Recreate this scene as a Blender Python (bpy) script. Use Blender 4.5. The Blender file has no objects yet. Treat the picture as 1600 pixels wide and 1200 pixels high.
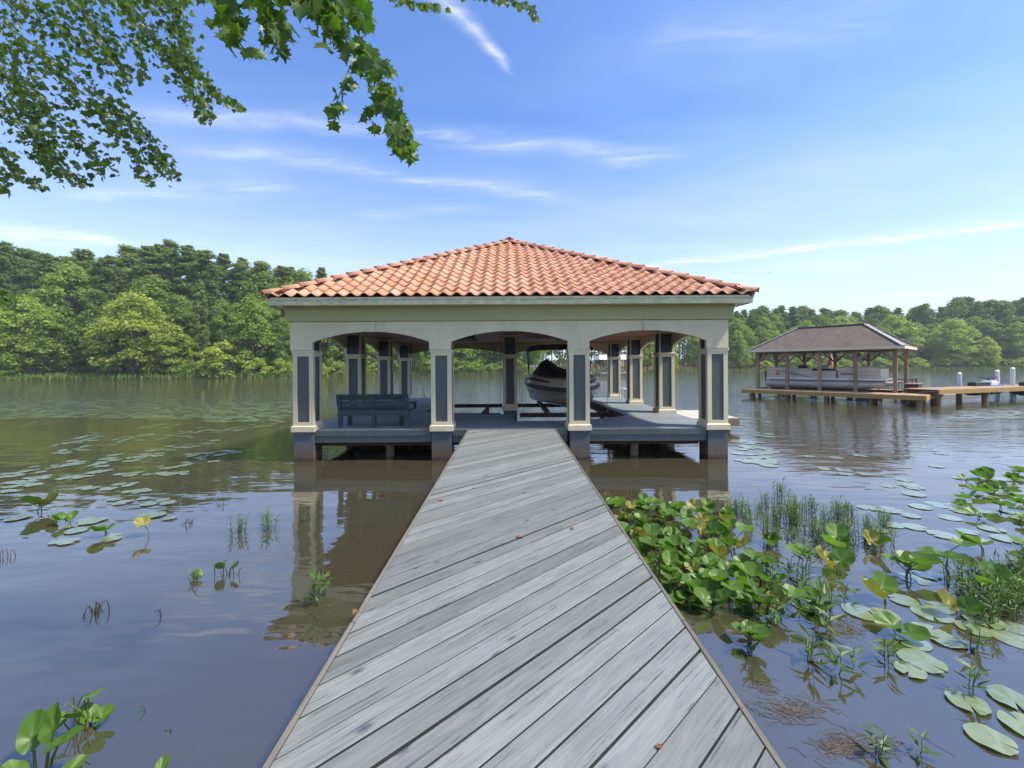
import bpy, math, random
import numpy as np
from mathutils import Vector, Matrix
R = math.radians
rng = random.Random(7)
sc = bpy.context.scene
COL = sc.collection

# ------------------------------------------------------------------ camera, sky, sun, exposure
EYE = 2.235                       # eye height above the water
FPX, VX, VY, ROLL = 662.0, 796.0, 571.0, 0.0058
cam_d = bpy.data.cameras.new("camera"); cam = bpy.data.objects.new("camera", cam_d); COL.objects.link(cam)
cam_d.sensor_width = 36.0; cam_d.lens = FPX / 1600 * 36
cam_d.shift_x = (800 - VX) / 1600; cam_d.shift_y = -(600 - VY) / 1600
cam_d.clip_start = 0.05; cam_d.clip_end = 4000
cam.matrix_world = Matrix.Translation((0, 0, EYE)) @ Matrix.Rotation(R(90), 4, 'X') @ Matrix.Rotation(-ROLL, 4, 'Z')
sc.camera = cam

SUN_EL, SUN_AZ = 56.0, 106.0       # azimuth measured clockwise from +Y (the view direction)
SKY_STRENGTH = 0.115
sun_d = bpy.data.lights.new("sun", 'SUN'); sun = bpy.data.objects.new("sun", sun_d); COL.objects.link(sun)
sun_d.energy = 3.5; sun_d.angle = R(4.0); sun_d.color = (1.0, 0.94, 0.82)
_sd = Vector((math.sin(R(SUN_AZ)) * math.cos(R(SUN_EL)), math.cos(R(SUN_AZ)) * math.cos(R(SUN_EL)), math.sin(R(SUN_EL))))
sun.rotation_euler = _sd.to_track_quat('Z', 'Y').to_euler(); sun.location = (30, 0, 60)
sc.view_settings.view_transform = 'Standard'; sc.view_settings.look = 'None'
sc.view_settings.exposure = 0.85; sc.view_settings.gamma = 1.0; sc.view_settings.use_curve_mapping = False
sc.render.engine = 'CYCLES'
sc.cycles.use_denoising = True
sc.cycles.max_bounces = 5; sc.cycles.diffuse_bounces = 3; sc.cycles.glossy_bounces = 2
sc.cycles.use_adaptive_sampling = True; sc.cycles.adaptive_threshold = 0.03
sc.cycles.transmission_bounces = 4; sc.cycles.caustics_reflective = False; sc.cycles.caustics_refractive = False

# ------------------------------------------------------------------ node helpers
class N:
    """tiny expression wrapper around math nodes"""
    def __init__(s, nt, sock): s.nt, s.s = nt, sock
    def _op(s, op, o=None, c=None):
        n = s.nt.nodes.new('ShaderNodeMath'); n.operation = op
        s.nt.links.new(s.s, n.inputs[0])
        for i, v in ((1, o), (2, c)):
            if v is None: continue
            if isinstance(v, N): s.nt.links.new(v.s, n.inputs[i])
            else: n.inputs[i].default_value = v
        return N(s.nt, n.outputs[0])
    def __add__(s, o): return s._op('ADD', o)
    def __sub__(s, o): return s._op('SUBTRACT', o)
    def __mul__(s, o): return s._op('MULTIPLY', o)
    def __truediv__(s, o): return s._op('DIVIDE', o)
    def clamp(s): n = s._op('ADD', 0.0); n.s.node.use_clamp = True; return n
    def step(s, a, b):
        n = s.nt.nodes.new('ShaderNodeMapRange'); n.interpolation_type = 'SMOOTHSTEP'
        s.nt.links.new(s.s, n.inputs[0]); n.inputs[1].default_value = a; n.inputs[2].default_value = b
        return N(s.nt, n.outputs[0])
def new(nt, t, **kw):
    n = nt.nodes.new(t)
    for k, v in kw.items(): setattr(n, k, v)
    return n
def noise(nt, vec, scale, detail=3, rough=0.55, dist=0.0):
    n = new(nt, 'ShaderNodeTexNoise'); n.inputs['Scale'].default_value = scale; n.inputs['Detail'].default_value = detail
    n.inputs['Roughness'].default_value = rough; n.inputs['Distortion'].default_value = dist
    if vec is not None: nt.links.new(vec, n.inputs['Vector'])
    return N(nt, n.outputs['Fac'])
def mapping(nt, vec, sc_=(1, 1, 1), loc=(0, 0, 0), rot=(0, 0, 0)):
    m = new(nt, 'ShaderNodeMapping'); nt.links.new(vec, m.inputs[0])
    m.inputs['Scale'].default_value = sc_; m.inputs['Location'].default_value = loc; m.inputs['Rotation'].default_value = rot
    return m.outputs[0]
def mixc(nt, fac, a, b, mode='MIX'):
    m = new(nt, 'ShaderNodeMix', data_type='RGBA', blend_type=mode)
    for sock, v in ((m.inputs[0], fac), (m.inputs[6], a), (m.inputs[7], b)):
        if isinstance(v, N): nt.links.new(v.s, sock)
        elif isinstance(v, bpy.types.NodeSocket): nt.links.new(v, sock)
        elif isinstance(v, (int, float)): sock.default_value = v
        else: sock.default_value = (*v, 1) if len(v) == 3 else v
    return m.outputs[2]

# world: Nishita sky with a thin layer of cirrus streaks at one height
w = bpy.data.worlds.new("World"); sc.world = w; w.use_nodes = True
nt = w.node_tree; nt.nodes.clear()
sky = new(nt, 'ShaderNodeTexSky', sky_type='NISHITA', sun_disc=False)
sky.sun_elevation = R(SUN_EL); sky.sun_rotation = R(SUN_AZ); sky.altitude = 100; sky.air_density = 1.0; sky.dust_density = 0.6; sky.ozone_density = 1.6
tc = new(nt, 'ShaderNodeTexCoord'); sep = new(nt, 'ShaderNodeSeparateXYZ'); nt.links.new(tc.outputs['Generated'], sep.inputs[0])
dx, dy, dz = (N(nt, sep.outputs[i]) for i in range(3))
up = dz._op('MAXIMUM', 0.02)
cx, cy = dx / up, dy / up                                   # where the ray meets the cloud layer
comb = new(nt, 'ShaderNodeCombineXYZ'); nt.links.new(cx.s, comb.inputs[0]); nt.links.new(cy.s, comb.inputs[1])
cvec = comb.outputs[0]
warp = noise(nt, mapping(nt, cvec, (1.1, 1.1, 1)), 1.3, 4, 0.6) - 0.5
fine = noise(nt, mapping(nt, cvec, (0.9, 3.6, 1), rot=(0, 0, 0.25)), 2.2, 6, 0.65, 0.6)
def layer_point(px, py):
    u, v = (px - VX) / FPX, (VY - py) / FPX
    return u / v, 1 / v
mask = None
for (x0, y0, x1, y1, wd0, wd1, gain) in (
        (668, -30, 802, 112, .065, .028, .95), (205, 166, 1060, 248, .14, .20, .55),
        (290, 226, 900, 312, .14, .24, .45), (560, 335, 760, 326, .16, .14, .22),
        (-80, 350, 200, 374, .60, .40, .60), (100, 302, 460, 292, .18, .22, .35), (1000, 418, 1680, 346, .30, .34, .75),
        (1010, 60, 1420, 30, .14, .28, .20)):
    a, b = layer_point(x0, y0), layer_point(x1, y1)
    ex, ey = b[0] - a[0], b[1] - a[1]; L2 = ex * ex + ey * ey; L = math.sqrt(L2)
    t = ((cx - a[0]) * ex + (cy - a[1]) * ey) / L2
    d = (((cx - a[0]) * (-ey) + (cy - a[1]) * ex) / L + warp * (1.1 * (wd0 + wd1)))._op('ABSOLUTE')
    wd = (t * (wd1 - wd0) + wd0)._op('MAXIMUM', 0.01)
    prof = (d / wd)._op('MULTIPLY', -1.0) + 1.0
    m = prof.clamp() * prof.clamp() * t.step(-0.08, 0.12) * ((t * -1.0) + 1.0).step(-0.08, 0.15) * gain
    mask = m if mask is None else mask._op('MAXIMUM', m)
mask = mask * fine.step(0.25, 0.75)
veil = noise(nt, mapping(nt, cvec, (0.35, 0.8, 1), rot=(0, 0, 0.2)), 0.8, 4, 0.6).step(0.35, 0.85) * 0.34
low = (dz * -1.0 + 0.50).step(0.0, 0.50)                     # milky air towards the horizon
cum = noise(nt, mapping(nt, cvec, (1, 1, 1)), 2.4, 6, 0.6).step(0.40, 0.60) * dz.step(0.66, 0.80)      # broken cloud overhead, as the lake mirrors it
mask = (mask + cum + veil * 0.8 + low * 0.62).clamp() * dz.step(-0.02, 0.02)
skyc = mixc(nt, 1.0, sky.outputs[0], (0.69, 0.945, 1.33), 'MULTIPLY')
skyc = mixc(nt, mask * 0.92, skyc, (5.6, 5.85, 6.4))
bg = new(nt, 'ShaderNodeBackground'); bg.inputs[1].default_value = SKY_STRENGTH
nt.links.new(skyc, bg.inputs[0]); wo = new(nt, 'ShaderNodeOutputWorld'); nt.links.new(bg.outputs[0], wo.inputs[0])

# ------------------------------------------------------------------ placing helpers: a pixel gives a direction, the surface gives the distance
def ray(px, py):
    u, v = (px - VX) / FPX, (VY - py) / FPX
    c, s = math.cos(-ROLL), math.sin(-ROLL)
    return u * c - v * s, u * s + v * c
def P(px, py, depth):
    u, v = ray(px, py); return Vector((u * depth, depth, EYE + v * depth))
def G(px, py, z=0.0):
    u, v = ray(px, py); d = (z - EYE) / v; return Vector((u * d, d, z))

# ------------------------------------------------------------------ mesh helpers
class MB:
    def __init__(s): s.v, s.f, s.sm, s.m = [], [], [], []
    def add(s, vs, fs, smooth=False, mi=0):
        o = len(s.v); s.v += [tuple(v) for v in vs]
        for f in fs: s.f.append(tuple(i + o for i in f)); s.sm.append(smooth); s.m.append(mi)
        return s
    def box(s, x0, x1, y0, y1, z0, z1, c=0.0, mi=0, mat=None):
        if c <= 0:
            vs = [(x, y, z) for z in (z0, z1) for x, y in ((x0, y0), (x1, y0), (x1, y1), (x0, y1))]
            fs = [(3, 2, 1, 0), (4, 5, 6, 7), (0, 1, 5, 4), (1, 2, 6, 5), (2, 3, 7, 6), (3, 0, 4, 7)]
        else:                                                   # chamfered on every edge of the top and sides
            vs = []
            for z, k in ((z0, 0), (z1 - c, 0), (z1, c)):
                vs += [(x0 + k, y0 + k, z), (x1 - k, y0 + k, z), (x1 - k, y1 - k, z), (x0 + k, y1 - k, z)]
            fs = [(3, 2, 1, 0), (8, 9, 10, 11)]
            for r in (0, 4): fs += [(r + i, r + (i + 1) % 4, r + 4 + (i + 1) % 4, r + 4 + i) for i in range(4)]
        if mat is not None: vs = [mat @ Vector(v) for v in vs]
        return s.add(vs, fs, mi=mi)
    def prism(s, poly, z0, z1, c=0.0, mi=0, mat=None):
        n = len(poly); A = sum(poly[i][0] * poly[(i + 1) % n][1] - poly[(i + 1) % n][0] * poly[i][1] for i in range(n))
        if A < 0: poly = poly[::-1]
        vs = [(x, y, z0) for x, y in poly] + [(x, y, z1 - c) for x, y in poly]
        fs = [tuple(range(n - 1, -1, -1))] + [(i, (i + 1) % n, n + (i + 1) % n, n + i) for i in range(n)]
        if c > 0:
            ins = []
            for i in range(n):
                p, q, r_ = (Vector(poly[(i + k) % n]) for k in (-1, 0, 1))
                e1, e2 = (q - p).normalized(), (r_ - q).normalized()
                n1, n2 = Vector((-e1.y, e1.x)), Vector((-e2.y, e2.x))
                k = 1 + n1.dot(n2); ins.append(q + (n1 + n2) * (c / max(k, .3)))
            vs += [(p.x, p.y, z1) for p in ins]
            fs += [(n + i, n + (i + 1) % n, 2 * n + (i + 1) % n, 2 * n + i) for i in range(n)] + [tuple(range(2 * n, 3 * n))]
        else: fs.append(tuple(range(n, 2 * n)))
        if mat is not None: vs = [mat @ Vector(v) for v in vs]
        return s.add(vs, fs, mi=mi)
    def tube(s, pts, rad, seg=8, cap=True, mi=0, smooth=True):
        pts = [Vector(p) for p in pts]; n = len(pts)
        if not hasattr(rad, '__len__'): rad = [rad] * n
        vs, fs = [], []; ref = None
        for i, p in enumerate(pts):
            t = (pts[min(i + 1, n - 1)] - pts[max(i - 1, 0)]).normalized()
            if ref is None: ref = Vector((1, 0, 0)) if abs(t.x) < .8 else Vector((0, 1, 0))
            a = t.cross(ref).normalized(); b = t.cross(a); ref = a.cross(t)
            for k in range(seg):
                g = 2 * math.pi * k / seg; vs.append(p + (a * math.cos(g) + b * math.sin(g)) * rad[i])
        for i in range(n - 1):
            for k in range(seg): fs.append((i * seg + k, i * seg + (k + 1) % seg, (i + 1) * seg + (k + 1) % seg, (i + 1) * seg + k))
        s.add(vs, fs, smooth, mi)
        if cap: s.add(vs[:seg], [tuple(range(seg - 1, -1, -1))], False, mi); s.add(vs[-seg:], [tuple(range(seg))], False, mi)
        return s
    def bar(s, a, b, w_, h_, mi=0):                              # square timber from a to b
        a, b = Vector(a), Vector(b); t = (b - a).normalized()
        ref = Vector((0, 0, 1)) if abs(t.z) < .95 else Vector((0, 1, 0))
        x = t.cross(ref).normalized() * w_ / 2; y = x.cross(t).normalized() * h_ / 2
        vs = [p + sx * x + sy * y for p in (a, b) for sx, sy in ((-1, -1), (1, -1), (1, 1), (-1, 1))]
        return s.add(vs, [(3, 2, 1, 0), (4, 5, 6, 7), (0, 1, 5, 4), (1, 2, 6, 5), (2, 3, 7, 6), (3, 0, 4, 7)], mi=mi)
    def mesh(s, name, mats):
        me = bpy.data.meshes.new(name); me.from_pydata(s.v, [], s.f)
        for m in (mats if isinstance(mats, (list, tuple)) else [mats]): me.materials.append(m)
        me.polygons.foreach_set('use_smooth', s.sm); me.polygons.foreach_set('material_index', s.m); me.update()
        return me
    def obj(s, name, mats, parent=None, loc=None, rot=None, fix=True):
        me = s.mesh(name, mats)
        if fix:
            import bmesh
            bm = bmesh.new(); bm.from_mesh(me); bmesh.ops.recalc_face_normals(bm, faces=bm.faces); bm.to_mesh(me); bm.free()
        return link(name, me, parent, loc, rot)
def link(name, data, parent=None, loc=None, rot=None, scale=None):
    o = bpy.data.objects.new(name, data); COL.objects.link(o)
    if parent is not None: o.parent = parent
    if loc is not None: o.location = loc
    if rot is not None: o.rotation_euler = rot
    if scale is not None: o.scale = (scale,) * 3 if isinstance(scale, (int, float)) else scale
    return o
def tag(o, label, cat, group=None, kind=None):
    o['label'] = label; o['category'] = cat
    if group: o['group'] = group
    if kind: o['kind'] = kind
    return o
def thing(name, label, cat, loc=(0, 0, 0), rz=0.0, group=None):
    return tag(link(name, None, None, loc, (0, 0, rz)), label, cat, group)
def copy_tree(o, parent=None):
    c = o.copy(); COL.objects.link(c)
    if parent is not None: c.parent = parent
    for ch in list(o.children): copy_tree(ch, c)
    return c
def fast_mesh(name, verts, quads, mat, tint=None, smooth=False):
    """numpy mesh of quads with an optional per-vertex tint"""
    me = bpy.data.meshes.new(name); nv, nf = len(verts), len(quads)
    k = quads.shape[1]
    me.vertices.add(nv); me.vertices.foreach_set('co', verts.astype(np.float32).ravel())
    me.loops.add(nf * k); me.loops.foreach_set('vertex_index', quads.astype(np.int32).ravel())
    me.polygons.add(nf); me.polygons.foreach_set('loop_start', np.arange(nf, dtype=np.int32) * k)
    me.polygons.foreach_set('use_smooth', np.full(nf, smooth))
    if tint is not None:
        at = me.attributes.new('tint', 'FLOAT', 'POINT'); at.data.foreach_set('value', tint.astype(np.float32))
    me.materials.append(mat); me.update(calc_edges=True)
    return me

# ------------------------------------------------------------------ materials
def base_mat(name):
    m = bpy.data.materials.new(name); m.use_nodes = True; nt = m.node_tree
    return m, nt, nt.nodes['Principled BSDF']
def coords(nt, kind='Object'):
    return new(nt, 'ShaderNodeTexCoord').outputs[kind]
def obrand(nt): return N(nt, new(nt, 'ShaderNodeObjectInfo').outputs['Random'])
def shifted(nt, vec):                                           # every object gets its own piece of the texture
    a = new(nt, 'ShaderNodeVectorMath', operation='ADD'); nt.links.new(vec, a.inputs[0])
    m = new(nt, 'ShaderNodeVectorMath', operation='SCALE'); m.inputs[0].default_value = (37.1, 17.3, 9.7)
    nt.links.new(obrand(nt).s, m.inputs['Scale']); nt.links.new(m.outputs[0], a.inputs[1])
    return a.outputs[0]
def bumpn(nt, h, strength, dist, bs):
    b = new(nt, 'ShaderNodeBump'); b.inputs['Strength'].default_value = strength; b.inputs['Distance'].default_value = dist
    nt.links.new(h.s, b.inputs['Height']); nt.links.new(b.outputs[0], bs.inputs['Normal'])
def plain(name, c1, c2=None, scale=3.0, rough=0.6, bump=0.0, stretch=(1, 1, 1), vary=0.0, metal=0.0, spec=0.5, kind='Object'):
    m, nt, bs = base_mat(name)
    v = shifted(nt, mapping(nt, coords(nt, kind), stretch)); n = noise(nt, v, scale, 5, 0.6)
    col = mixc(nt, n.step(0.3, 0.7), c1, c2 or [min(1, x * 0.8) for x in c1])
    if vary: col = mixc(nt, 1.0, col, mixc(nt, obrand(nt), (1 - vary,) * 3, (1 + vary,) * 3), 'MULTIPLY')
    nt.links.new(col, bs.inputs['Base Color']); bs.inputs['Roughness'].default_value = rough
    bs.inputs['Metallic'].default_value = metal; bs.inputs['Specular IOR Level'].default_value = spec
    if bump: bumpn(nt, n, bump, 0.01, bs)
    return m
def wood(name, c1, c2, dark, peel=None, rough=0.75, grain=1.0, bump=0.5, vary=0.20, knots=True):
    """board material: grain along the object's own X axis"""
    m, nt, bs = base_mat(name)
    v = shifted(nt, coords(nt))
    g = noise(nt, mapping(nt, v, (2.6, 46 * grain, 46 * grain)), 1.0, 7, 0.68, 0.6)
    g2 = noise(nt, mapping(nt, v, (1.5, 105 * grain, 60)), 1.0, 4, 0.65, 0.3)
    patch = noise(nt, mapping(nt, v, (1.6, 5, 5)), 1.3, 5, 0.65, 0.4)
    col = mixc(nt, g.step(0.32, 0.68), c1, c2)
    col = mixc(nt, patch.step(0.48, 0.72) * 0.7, col, [x * 0.70 for x in c1])
    col = mixc(nt, noise(nt, mapping(nt, v, (6, 22, 22)), 1.0, 6, .7).step(.56, .72) * .22, col, [min(1, x * 1.35) for x in c1])
    crack = (g2 * -1.0 + 1.0).step(0.58, 0.66) * patch.step(0.44, 0.58)
    col = mixc(nt, crack * 0.85, col, dark)
    h = g * 0.6 - crack * 0.9
    if knots:
        vo = new(nt, 'ShaderNodeTexVoronoi'); vo.inputs['Scale'].default_value = 1.0; vo.inputs['Randomness'].default_value = 1.0
        wv = new(nt, 'ShaderNodeVectorMath', operation='ADD')
        nt.links.new(mapping(nt, v, (2.4, 5.5, 0.0)), wv.inputs[0]); nt.links.new((g * 0.12).s, wv.inputs[1]); nt.links.new(wv.outputs[0], vo.inputs['Vector'])
        kd = N(nt, vo.outputs['Distance']); ring = (kd * 70.0)._op('SINE').step(-0.2, 0.9) * (kd * -1.0 + 0.16).step(0.0, 0.12)
        kn = ((kd * -1.0) + 0.115).step(0.0, 0.05) * 0.75
        col = mixc(nt, (kn + ring * 0.45).clamp(), col, dark)
    if peel is not None:
        p = noise(nt, mapping(nt, v, (3.2, 16, 16)), 1.0, 5, 0.7, 0.8).step(0.655, 0.72) * noise(nt, v, 0.8, 2).step(0.45, 0.65)
        col = mixc(nt, p * 0.7, col, peel)
    if vary: col = mixc(nt, 1.0, col, mixc(nt, obrand(nt), (1 - vary,) * 3, (1 + vary,) * 3), 'MULTIPLY')
    nt.links.new(col, bs.inputs['Base Color']); bs.inputs['Roughness'].default_value = rough
    bs.inputs['Specular IOR Level'].default_value = 0.3
    bumpn(nt, h, bump, 0.006, bs)
    return m
def leafmat(name, c1, c2, trans=0.35, rough=0.55, spec=0.3, vary=0.18, attr=True, spots=None, back=None):
    m, nt, bs = base_mat(name)
    if attr:
        at = new(nt, 'ShaderNodeAttribute', attribute_name='tint'); f = N(nt, at.outputs['Fac'])
    else:
        f = noise(nt, shifted(nt, coords(nt)), 5.0, 4)
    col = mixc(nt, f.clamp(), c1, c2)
    if spots is not None:
        col = mixc(nt, noise(nt, shifted(nt, coords(nt)), 9.0, 5, 0.7).step(0.60, 0.72), col, spots)
    if vary: col = mixc(nt, 1.0, col, mixc(nt, obrand(nt), (1 - vary, 1 - vary * .6, 1 - vary), (1 + vary, 1 + vary * .7, 1 + vary * .3)), 'MULTIPLY')
    nt.links.new(col, bs.inputs['Base Color']); bs.inputs['Roughness'].default_value = rough; bs.inputs['Specular IOR Level'].default_value = spec
    tr = new(nt, 'ShaderNodeBsdfTranslucent'); nt.links.new(mixc(nt, 1.0, col, (1.25, 1.35, 0.6), 'MULTIPLY'), tr.inputs[0])
    mx = new(nt, 'ShaderNodeMixShader'); mx.inputs[0].default_value = trans
    nt.links.new(bs.outputs[0], mx.inputs[1]); nt.links.new(tr.outputs[0], mx.inputs[2])
    nt.links.new(mx.outputs[0], nt.nodes['Material Output'].inputs[0])
    return m

M = {}
M['walk'] = wood('walk_boards', (.205, .215, .205), (.145, .155, .150), (.045, .055, .065), (.30, .22, .16), rough=.72, bump=.7)
M['deck'] = wood('deck_boards', (.225, .255, .26), (.18, .205, .212), (.05, .06, .07), None, rough=.65, bump=.3, knots=False, vary=.10)
M['edge'] = wood('edge_board', (.17, .155, .125), (.12, .105, .085), (.07, .06, .05), (.22, .15, .09), bump=.4, knots=False)
M['slate'] = plain('slate_paint', (.092, .104, .098), (.076, .087, .083), 6, .55, .05, (1, 1, .3))
M['navy'] = plain('navy_panel', (.030, .045, .060), (.022, .034, .047), 5, .55, .05)
M['bench'] = wood('bench_boards', (.050, .085, .088), (.038, .066, .070), (.015, .02, .02), None, bump=.2, knots=False, rough=.5)
M['cream'] = plain('cream_paint', (.76, .66, .43), (.68, .59, .385), 2.2, .6, .06, (1, 1, .35))
M['trim'] = plain('trim_paint', (.74, .64, .44), (.64, .53, .36), 4, .6, .06)
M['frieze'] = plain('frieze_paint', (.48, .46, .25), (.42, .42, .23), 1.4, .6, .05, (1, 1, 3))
M['fascia'] = plain('fascia_paint', (.78, .70, .45), (.52, .52, .31), 2.0, .6, .06, (3, 3, 6))
M['ceiling'] = wood('ceiling_boards', (.42, .15, .08), (.31, .11, .06), (.05, .02, .015), None, bump=.3, knots=False, rough=.6)
M['pile'] = wood('piling', (.30, .20, .12), (.22, .14, .08), (.07, .045, .03), None, bump=.5)
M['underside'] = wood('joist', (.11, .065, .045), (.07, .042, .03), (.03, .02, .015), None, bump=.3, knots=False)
M['rust'] = plain('rusty_steel', (.13, .055, .035), (.06, .03, .022), 9, .8, .3)
M['steel'] = plain('galvanised', (.45, .46, .47), (.33, .34, .35), 8, .35, .05, metal=.8)
M['white'] = plain('white_paint', (.78, .78, .76), (.68, .68, .65), 4, .4)
M['black'] = plain('black_rubber', (.018, .018, .02), (.012, .012, .013), 5, .45)
M['canvas'] = plain('navy_canvas', (.012, .018, .032), (.009, .013, .024), 7, .8, .25)
M['hull'] = plain('boat_gelcoat', (.52, .44, .36), (.46, .39, .32), 1.6, .22, 0, spec=.6)
M['hull2'] = plain('boat_stripe', (.33, .25, .20), (.27, .20, .16), 1.6, .25, 0, spec=.6)
# pier blocks: paint above, a mud stain near the water line
def pier_mat():
    m, nt, bs = base_mat('pier_block')
    v = coords(nt); sep = new(nt, 'ShaderNodeSeparateXYZ'); nt.links.new(v, sep.inputs[0])
    z = N(nt, sep.outputs[2]) + (noise(nt, mapping(nt, v, (9, 9, 2)), 1.0, 5, .65) - .5) * .28
    c = mixc(nt, z.step(.12, .48), (.125, .088, .06), (.092, .105, .108))
    c = mixc(nt, (z * -1 + .12).step(-.02, .07), c, (.055, .038, .028))
    nt.links.new(c, bs.inputs['Base Color']); bs.inputs['Roughness'].default_value = .7; bumpn(nt, noise(nt, v, 14, 4), .3, .01, bs)
    return m
M['pier'] = pier_mat()
def tile_mat():
    m, nt, bs = base_mat('terracotta')
    v = shifted(nt, coords(nt)); n = noise(nt, v, 9, 5, .65)
    c = mixc(nt, obrand(nt), (.46, .20, .11), (.60, .32, .20))
    c = mixc(nt, n.step(.42, .72) * .55, c, (.60, .40, .30))
    c = mixc(nt, noise(nt, v, 22, 4, .7).step(.60, .75) * .5, c, (.22, .11, .075))
    nt.links.new(c, bs.inputs['Base Color']); bs.inputs['Roughness'].default_value = .8; bs.inputs['Specular IOR Level'].default_value = .25
    bumpn(nt, n, .25, .006, bs); return m
M['tile'] = tile_mat()
M['underlay'] = plain('roof_underlay', (.12, .045, .03), (.08, .03, .02), 4, .9)
M['plank_pale'] = wood('pale_boards', (.58, .53, .46), (.48, .43, .36), (.18, .14, .1), None, bump=.3, knots=False)
M['pav_deck'] = wood('pavilion_boards', (.42, .30, .19), (.33, .225, .14), (.13, .08, .05), None, bump=.3, knots=False)
M['pav_rim'] = wood('pavilion_rim', (.46, .30, .10), (.36, .22, .075), (.14, .08, .03), None, bump=.3, knots=False)
M['pav_post'] = wood('pavilion_post', (.36, .25, .165), (.26, .175, .115), (.08, .055, .04), None, bump=.4, knots=False)
def shingle_mat():
    m, nt, bs = base_mat('weathered_shingles'); v = coords(nt)
    br = new(nt, 'ShaderNodeTexBrick'); nt.links.new(mapping(nt, v, (1, 1, 1)), br.inputs[0]); br.inputs['Scale'].default_value = 1.0
    br.inputs['Brick Width'].default_value = .30; br.inputs['Row Height'].default_value = .14; br.inputs['Mortar Size'].default_value = .008
    br.inputs[1].default_value = (.165, .125, .10, 1); br.inputs[2].default_value = (.125, .098, .082, 1); br.inputs[3].default_value = (.06, .05, .045, 1)
    n = noise(nt, v, .9, 5, .65); c = mixc(nt, n.step(.52, .72) * .5, br.outputs[0], (.19, .18, .10))
    c = mixc(nt, noise(nt, mapping(nt, v, (2.2, .5, 1)), 1.6, 6, .7).step(.45, .72) * .65, c, (.085, .062, .048)); c = mixc(nt, noise(nt, v, 7, 4, .7).step(.58, .72) * .35, c, (.27, .23, .18))
    nt.links.new(c, bs.inputs['Base Color']); bs.inputs['Roughness'].default_value = .95; bumpn(nt, N(nt, br.outputs['Fac']) * -1.0, .4, .02, bs); return m
M['shingle'] = shingle_mat()
M['pontoon'] = plain('pontoon_aluminium', (.60, .54, .46), (.48, .43, .37), 3, .35, 0, metal=.1)
M['panel'] = plain('boat_fence_panel', (.64, .55, .42), (.56, .48, .37), 2, .35)
M['tan'] = plain('tan_stripe', (.36, .28, .20), (.30, .23, .17), 2, .4)
M['orange'] = plain('orange_emblem', (.70, .14, .05), (.62, .11, .04), 3, .5)
M['peach'] = plain('umbrella_cloth', (.62, .40, .25), (.54, .34, .21), 4, .8, .2)
M['blue'] = plain('blue_gelcoat', (.05, .07, .22), (.035, .05, .16), 3, .25, spec=.6)
M['greyfloat'] = plain('grey_float', (.32, .31, .30), (.25, .24, .235), 3, .7)
M['grime_gap_shade'] = plain('bare_side_gap_shade', (.045, .048, .048), (.03, .033, .034), 8, .9)  # grimy bare wood, with the dark depth of the gaps put into its colour

# ------------------------------------------------------------------ ground and water
FAR = ((-200, 78), (0, 85), (250, 86), (440, 88), (520, 108), (640, 122), (1000, 122), (1150, 132), (1450, 150), (1600, 142), (1800, 140))
def far_depth(px):
    return float(np.interp(px, [a for a, b in FAR], [b for a, b in FAR]))
shore = [((px - VX) / FPX * d, d) for px, d in FAR] + [(215, 70), (170, 20), (70, 2), (14, .6), (0, .5), (-14, .6), (-70, 2), (-118, 20), (-128, 50)]
CX, CY = 0.0, 50.0
_sa = np.array([math.atan2(y - CY, x - CX) for x, y in shore]); _sr = np.array([math.hypot(x - CX, y - CY) for x, y in shore])
# densify the polygon edges so that the interpolation in angle follows straight shores
_pa, _pr = [], []
for i in range(len(shore)):
    (x0, y0), (x1, y1) = shore[i], shore[(i + 1) % len(shore)]
    for k in range(24):
        x, y = x0 + (x1 - x0) * k / 24, y0 + (y1 - y0) * k / 24
        _pa.append(math.atan2(y - CY, x - CX)); _pr.append(math.hypot(x - CX, y - CY))
_o = np.argsort(_pa); _pa, _pr = np.array(_pa)[_o], np.array(_pr)[_o]
def shore_r(a):
    return np.interp(a, _pa, _pr, period=2 * math.pi) + .5 * np.sin(a * 61) * (np.abs(np.sin(a)) > -2) * np.clip((np.sin(a) + .3) * 2, 0, 1)
def height(x, y):
    a = np.arctan2(np.asarray(y) - CY, np.asarray(x) - CX); d = np.hypot(np.asarray(x) - CX, np.asarray(y) - CY) - shore_r(a)
    out = .32 * (1 - np.exp(-np.maximum(d, 0) / 1.2)) + np.clip(d - 3, 0, 80) * .022 + np.clip(d - 60, 0, 300) * .02
    return np.where(d < 0, np.maximum(d * .3, -1.3), out)
na, rad = 360, np.concatenate([np.array([0., .2, .4, .6, .75, .85, .92]), 1 + np.array([-.04, -.02, -.008, 0, .008, .02, .04, .07, .11, .16, .24, .35, .5, .8, 1.3, 2.2, 4.0, 7.0])])
ang = np.linspace(-math.pi, math.pi, na, endpoint=False); sr = shore_r(ang)
vx = CX + np.cos(ang)[:, None] * sr[:, None] * rad[None, :]; vy = CY + np.sin(ang)[:, None] * sr[:, None] * rad[None, :]
vz = height(vx, vy)
vs = np.stack([vx, vy, vz], -1).reshape(-1, 3); nr = len(rad)
ii, jj = np.meshgrid(np.arange(na), np.arange(nr - 1), indexing='ij'); i2 = (ii + 1) % na
q = np.stack([ii * nr + jj, ii * nr + jj + 1, i2 * nr + jj + 1, i2 * nr + jj], -1).reshape(-1, 4)
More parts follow.
